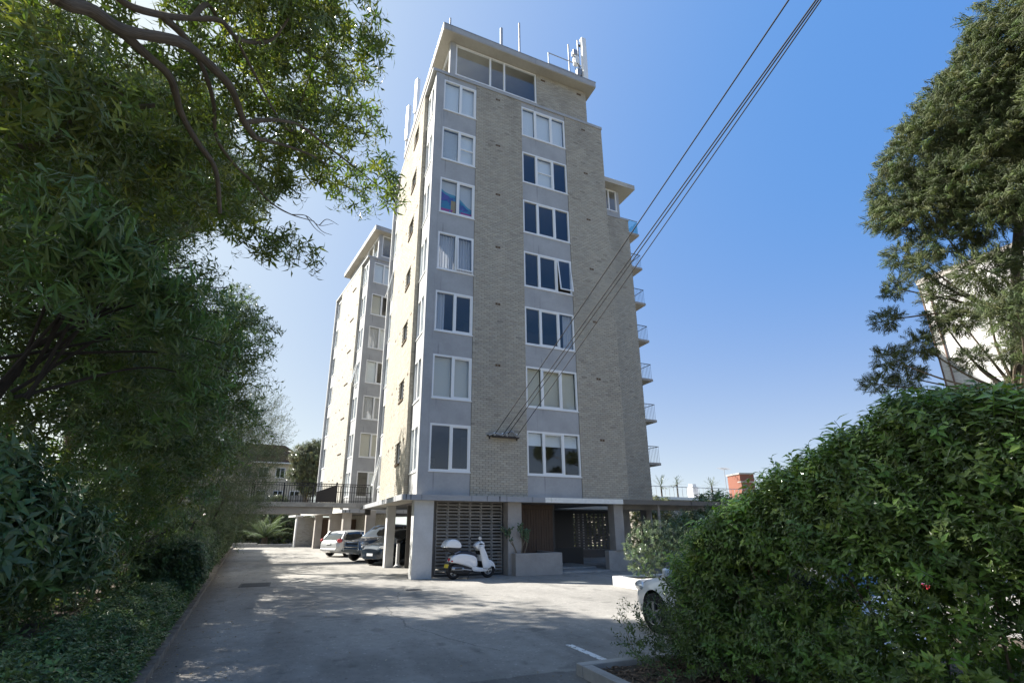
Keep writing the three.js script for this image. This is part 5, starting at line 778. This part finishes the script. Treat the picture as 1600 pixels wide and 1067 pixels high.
// --- trees standing further along the left, outside and behind the shrubs; they throw the dappled shade
const plainTree = (name, label, base, blobs, geo, den, tint, h) => {
  const t = thing(name, label, 'tree'); const [x, z] = base;
  part('trunk', [limb([[x, 0, z], [x + 0.2, h * 0.4, z - 0.1], [x - 0.1, h * 0.8, z + 0.2]], 0.22, 0.07, 8, 0.05), ...blobs.map((b) => limb([[x + 0.1, h * 0.45, z], [lerp(x, b[0], 0.5), lerp(h * 0.5, b[1], 0.6), lerp(z, b[2], 0.5)], [b[0], b[1], b[2]]], 0.08, 0.02, 6, 0.05))], M.bark, t);
  foliage(t, 'crown', geo, M.leaf, blobSpots(blobs, den, {}), tint); return t;
};
{
  const G = sprig(12, 0.22, 0.12, 0.04, { spread: 1, rise: 0.4 });
  plainTree('shade_tree', 'tree mostly hidden behind the dark shrubs, shading the driveway near the footbridge', [-9.6, -3.2], [[-9.4, 6.2, -3.2, 1.6], [-8.2, 5.4, -4.6, 1.1], [-10.6, 6.8, -1.6, 1.5], [-8.4, 7.0, -2.0, 1.0], [-10.8, 5.2, -5.6, 1.4]], G, 40, tintOf(dark0, dark1), 6);
  plainTree('shade_tree', 'sparse tree behind the left shrubs beyond the footbridge, dappling the far driveway', [-12.5, -13], [[-11.5, 7.5, -13, 1.8], [-13, 8.4, -16, 1.8], [-11.8, 7.2, -10, 1.6], [-10.4, 6.4, -19, 1.6], [-13, 9.4, -12.5, 1.6], [-11.0, 6.6, -23, 1.6]], G, 26, tintOf(dark0, dark1), 7);
  plainTree('shade_tree', 'open crowned tree high behind the left shrubs, dappling the asphalt before the scooter', [-11.6, -4.4], [[-9.8, 9.4, -3.8, 1.3], [-8.6, 8.4, -1.6, 1.1], [-10.8, 10.2, -2.4, 1.3], [-11.6, 9.6, -5.4, 1.4], [-9.2, 10.4, -0.8, 1.0]], G, 24, tintOf(dark0, dark1), 8);
  plainTree('shade_tree', 'tall tree beyond the dark shrubs shading the front tower side', [-8.6, -7.4], [[-7.0, 10.8, -7.2, 0.95], [-7.6, 11.5, -7.6, 0.9], [-8.2, 10.2, -8.0, 1.2], [-7.8, 9.2, -6.6, 1.1], [-7.3, 12.4, -7.4, 0.7], [-8.8, 8.4, -7.4, 1.2]], G, 48, tintOf(dark0, dark1), 9);
  plainTree('shade_tree', 'tall tree hidden behind the left shrubs, its crown above them', [-10.4, 2.2], [[-10.2, 7.4, 2.0, 1.6], [-9.2, 6.0, 0.6, 1.2], [-11.6, 8.4, 3.2, 1.6], [-9.4, 8.2, 3.4, 1.1]], G, 42, tintOf(dark0, dark1), 7);
}
// ---------------------------------------------------------------- what stands farther off
{ // pale flats beyond the footbridge
  const t = thing('distant_flats', 'cream brick block of flats with dark hipped roof far beyond the footbridge', 'apartment building', [-2.75, 0, -44]);
  const m = std([0.60, 0.53, 0.42], { roughness: 0.9, map: speck });
  part('wall', bb(-16, 0, -10, 0, 8.7, 0), m, t);
  const s = new THREE.Shape(); s.moveTo(-16.6, 0); s.lineTo(0.6, 0); s.lineTo(-2.8, 2.0); s.lineTo(-13, 2.0); const g = new THREE.ExtrudeGeometry(s, { depth: 10.8, bevelEnabled: false }); g.translate(0, 8.7, -10.4); part('roof', metricUV(g), M.roofTile, t); part('gutter', bb(-16.6, 8.6, 0.38, 0.6, 8.74, 0.5), M.white, t);
  for (const y of [1.5, 4.4, 7.0]) for (let i = 0; i < 8; i++) { const x = -1.2 - i * 1.75, w = part('window', [bb(x - 0.5, y, 0, x + 0.5, y + 0.06, 0.05), bb(x - 0.5, y + 1.14, 0, x + 0.5, y + 1.2, 0.05), bb(x - 0.5, y + 0.06, 0, x - 0.44, y + 1.14, 0.05), bb(x + 0.44, y + 0.06, 0, x + 0.5, y + 1.14, 0.05), bb(x - 0.03, y + 0.06, 0, x + 0.03, y + 1.14, 0.045)], M.white, t); part('pane', bb(x - 0.44, y + 0.06, 0.01, x + 0.44, y + 1.14, 0.02), M.carGlass, w); }
}
{ // grey paling fence behind the bridge railing
  const t = thing('paling_fence', 'weathered grey paling fence seen through the footbridge railing', 'fence', [-8.6, 0, -39]);
  part('rail', [bb(0, 3.2, -0.08, 6.4, 3.3, -0.03), bb(0, 4.4, -0.08, 6.4, 4.5, -0.03)], M.galv, t);
  const pm = [0.26, 0.32, 0.38].map((k) => std([k, k, k * 1.02], { roughness: 0.9 })); for (let i = 0; i < 36; i++) part('paling', bb(0.178 * i, 2.7, -0.03, 0.178 * i + 0.165, 4.85 + rr(-0.03, 0.03), 0), pm[i % 3], t);
  part('retaining_base', bb(0, 0, -0.3, 6.4, 2.7, -0.1), M.concrete, t);
}
{
  const G = sprig(12, 0.45, 0.26, 0.09, { spread: 1, rise: 0.4 });
  plainTree('gum_tree', 'olive crowned tree between the distant flats and the second tower', [-2.9, -38], [[-3.1, 8.6, -38, 1.5], [-2.1, 8.0, -37.6, 1.2], [-3.6, 7.0, -38.2, 1.1], [-2.2, 9.6, -38, 0.9], [-1.6, 6.8, -37.6, 1.2], [-2.6, 5.8, -38, 1.1]], G, 55, tintOf([0.07, 0.09, 0.035], [0.16, 0.175, 0.07]), 7);
  shrub('garden_shrubs', 'light green garden shrubs in the sun at the end of the driveway under the footbridge', 'shrub', [[-8.6, 1.6, -36.5, 1.6, 1.6, 1], [-6.6, 2.0, -37, 1.4, 1.9, 1], [-4.6, 1.7, -36.8, 1.5, 1.8, 1], [-2.9, 1.3, -36.6, 1.1, 1.4, 1], [-10, 3, -36, 1.6, 2.4, 1], [-7.8, 3.6, -38.2, 1.2, 1.1, 0.6], [-5.4, 3.9, -38.3, 1.0, 0.8, 0.6]], G, 42, tintOf([0.06, 0.085, 0.025], [0.15, 0.185, 0.06]));
  const c = thing('cycad_palm', 'arching cycad palm at the end of the driveway under the footbridge', 'palm', [-5.9, 0.2, -32.2]);
  part('trunk', new THREE.CylinderGeometry(0.22, 0.3, 0.7, 10).translate(0, 0.3, 0), M.barkDark, c);
  const fr = []; { // one frond: a rib with two combs of leaflets
    const P = (s) => [0, 1.5 * Math.sin(s * 1.9) * 0.62 , 2.3 * s]; const ribs = []; for (let i = 0; i < 6; i++) ribs.push(P(i / 5)); fr.push(limb(ribs, 0.03, 0.008, 4));
    for (let i = 2; i < 34; i++) for (const sd of [-1, 1]) { const s = i / 34, p = P(s), l = 0.5 * Math.sin(Math.min(1, s * 1.15 + 0.12) * 3.0) + 0.06, g = leafGeo(l, 0.05, 0.2, 0.3); g.rotateY(sd * 1.05); g.translate(...p); fr.push(g); }
  }
  const fg = merge(fr), fm = [[0.10, 0.15, 0.035], [0.14, 0.20, 0.05], [0.07, 0.12, 0.03]].map((k) => leafMat({ color: new THREE.Color().setRGB(...k) }));
  for (let i = 0; i < 30; i++) { const f = part('frond', fg, fm[i % 3], c); f.position.y = 0.6; f.rotation.order = 'YXZ'; f.rotation.set(rr(-0.75, 0.35) , i * 2.4, rr(-0.2, 0.2)); f.scale.setScalar(rr(0.8, 1.1)); }
  topMesh('garden_edging', [bb(-9, 0, -31.0, -6.4, 0.35, -30.7, 0.02), bb(-6.37, 0, -31.0, -3.0, 0.25, -30.7, 0.02)], M.concrete, 'low stone edging in front of the cycad at the end of the driveway', 'edging');
}
{ // white painted brick building behind the right hand tree
  const t = thing('white_building', 'white painted brick building behind the feathery tree at the right', 'building', [27.1, 0, 3.84]);
  const wt = tex(512, 512, (u, v) => { const r = Math.floor(v * 24), bx = u * 8 + (r % 2) * 0.5, f = bx - Math.floor(bx), fy = v * 24 - r, k = hsh(Math.floor(bx) % 8 + 40, r); return f < 0.05 || fy < 0.13 ? [0.52, 0.51, 0.50] : [0.66 + 0.12 * k, 0.65 + 0.12 * k, 0.64 + 0.11 * k]; }); wt.repeat.set(1 / 1.936, 1 / 2.057);
  part('wall', [bb(0.02, 0, 0, 12, 14.6, 16)], std([0.86, 0.85, 0.83], { map: wt, roughness: 0.85, bumpMap: wt, bumpScale: 0.01 }), t); part('parapet', bb(-0.06, 14.6, -0.1, 12, 14.9, 16), M.render, t);
  part('corner_trim', bb(-0.02, 0, -0.06, 0.2, 14.6, -0.002), std([0.15, 0.10, 0.08], { roughness: 0.8 }), t);
  part('downpipe', bar([-0.04, 0, 0.35], [-0.04, 14.6, 0.35], 0.04, 0.04, 8), std([0.16, 0.10, 0.08], { roughness: 0.7 }), t);
  for (const y of [6.4, 9.4, 12.4]) { const w = part('window', [bb(-0.03, y, 8.0, 0.03, y + 0.08, 9.6), bb(-0.03, y + 1.4, 8.0, 0.03, y + 1.48, 9.6), bb(-0.03, y + 0.08, 8.0, 0.03, y + 1.4, 8.08), bb(-0.03, y + 0.08, 9.52, 0.03, y + 1.4, 9.6)], M.white, t); part('pane', bb(-0.01, y + 0.08, 8.08, 0.015, y + 1.4, 9.52), M.carGlass, w); }
}
{ // roofs beyond the canopy
  const t = thing('terrace_building', 'low building with a planted roof terrace seen over the canopy', 'building', [25, 0, -18]);
  part('wall', bb(0, 0, -14, 22, 4.0, 0), M.render, t); part('parapet', bb(-0.2, 4.0, -0.2, 22.2, 4.25, 0.2), M.white, t);
  part('handrail', bb(-0.1, 5.15, -0.1, 16, 5.2, -0.05), M.galv, t); for (let i = 0; i < 30; i++) part('baluster', bb(i * 0.5, 4.25, -0.09, i * 0.5 + 0.03, 5.15, -0.06), M.galv, t);
  part('chimney', [bb(7.4, 4.25, -3, 8.1, 5.5, -2.3), bb(7.5, 5.5, -2.9, 8.0, 5.75, -2.4)], M.white, t);
  const palm = (x, h, s, l) => { const p = thing('terrace_palm', l, 'palm', [25 + x, 4.0, -19]); part('trunk', bar([0, 0, 0], [0, h, 0], 0.09, 0.07, 7), M.barkDark, p); const g = []; for (let i = 0; i < 8; i++) { const q = leafGeo(0.30 * s, 0.05, 0.2, 0.2); q.rotateY(rr(-0.6, 0.6)); q.translate(0, 0, i * 0.11 * s); g.push(q); } const fg = merge(g), m = leafMat({ color: new THREE.Color().setRGB(0.06, 0.085, 0.03) }); for (let i = 0; i < 22; i++) { const f = part('frond', fg, m, p); f.position.y = h; f.rotation.order = 'YXZ'; f.rotation.set(rr(-1.3, 0.4), i * 2.4, 0); } };
  palm(2.4, 1.3, 1.1, 'round headed palm on the roof terrace, nearest to the tower'); palm(4.3, 1.5, 0.9, 'thin spiky plant on the roof terrace just left of the white chimney'); palm(8.6, 1.5, 1.0, 'spiky plant on the roof terrace right of the white chimney');
  const r = thing('brick_roof_tower', 'red brick stair tower on a roof far to the right of the terrace', 'roof tower', [41.2, 0, -22.4], -0.3);
  part('wall', [bb(-0.6, 0, -1.2, 1.0, 7.1, 1.2)], std([0.22, 0.088, 0.06], { roughness: 0.9, map: speck }), r); part('coping', bb(-0.7, 7.1, -1.3, 1.1, 7.25, 1.3), M.concrete, r); part('lower_wall', bb(-0.9, 0, 1.21, 0.5, 6.2, 1.8), std([0.19, 0.08, 0.055], { roughness: 0.9 }), r); part('ledge', bb(-0.95, 6.2, 1.22, 0.55, 6.3, 1.85), M.concrete, r);
  const a = thing('television_aerial', 'thin television aerial on the roofs left of the red brick stair tower', 'aerial', [39.4, 4.2, -22.6], 0.5);
  part('mast', bar([0, 0, 0], [0, 3.6, 0], 0.035, 0.03, 6), M.galv, a); part('boom', bar([-1.2, 3.55, 0], [1.3, 3.6, 0], 0.025, 0.025, 6), M.galv, a); for (let i = 0; i < 7; i++) part('element', bar([-1.1 + i * 0.37, 3.57, -0.5], [-1.1 + i * 0.37, 3.57, 0.5], 0.014, 0.014, 5), M.galv, a);
  const h = thing('far_house', 'pale low house roofs behind the terrace building', 'house', [44, 0, -26]); part('wall', bb(-12, 0, -10, 14, 4.2, 0), M.render, h); part('roof', bb(-12.4, 4.2, -10.4, 14.4, 4.5, 0.4), M.white, h);
  const G = sprig(12, 0.4, 0.22, 0.09, { spread: 1, rise: 0.4 });
  shrub('garden_trees', 'yellow green sunlit trees seen under the canopy beyond the tower', 'tree', [[21, 1.8, -19, 2.2, 2.0, 1.6], [24.5, 2.0, -17, 2.4, 2.2, 1.6], [18, 1.4, -20, 2.0, 1.6, 1.6], [28, 1.6, -14, 2.2, 1.9, 1.6]], G, 30, tintOf([0.09, 0.11, 0.03], [0.20, 0.21, 0.07]));
  shrub('dark_tree', 'dark leafy tree under the far end of the canopy', 'tree', [[18.6, 2.2, -4.4, 1.5, 1.2, 1.2], [20.6, 2.0, -3.6, 1.6, 1.3, 1.2], [16.8, 1.2, -4.6, 1.0, 1.0, 0.9], [22.8, 2.0, -2.6, 1.6, 1.2, 1.2]], G, 55, tintOf(dark0, dark1));
  structure('lawn', new THREE.PlaneGeometry(40, 40).rotateX(-Math.PI / 2).translate(38, -0.02, -16), std([0.10, 0.11, 0.05], { roughness: 1 }));
}
renderer.render(scene, camera);
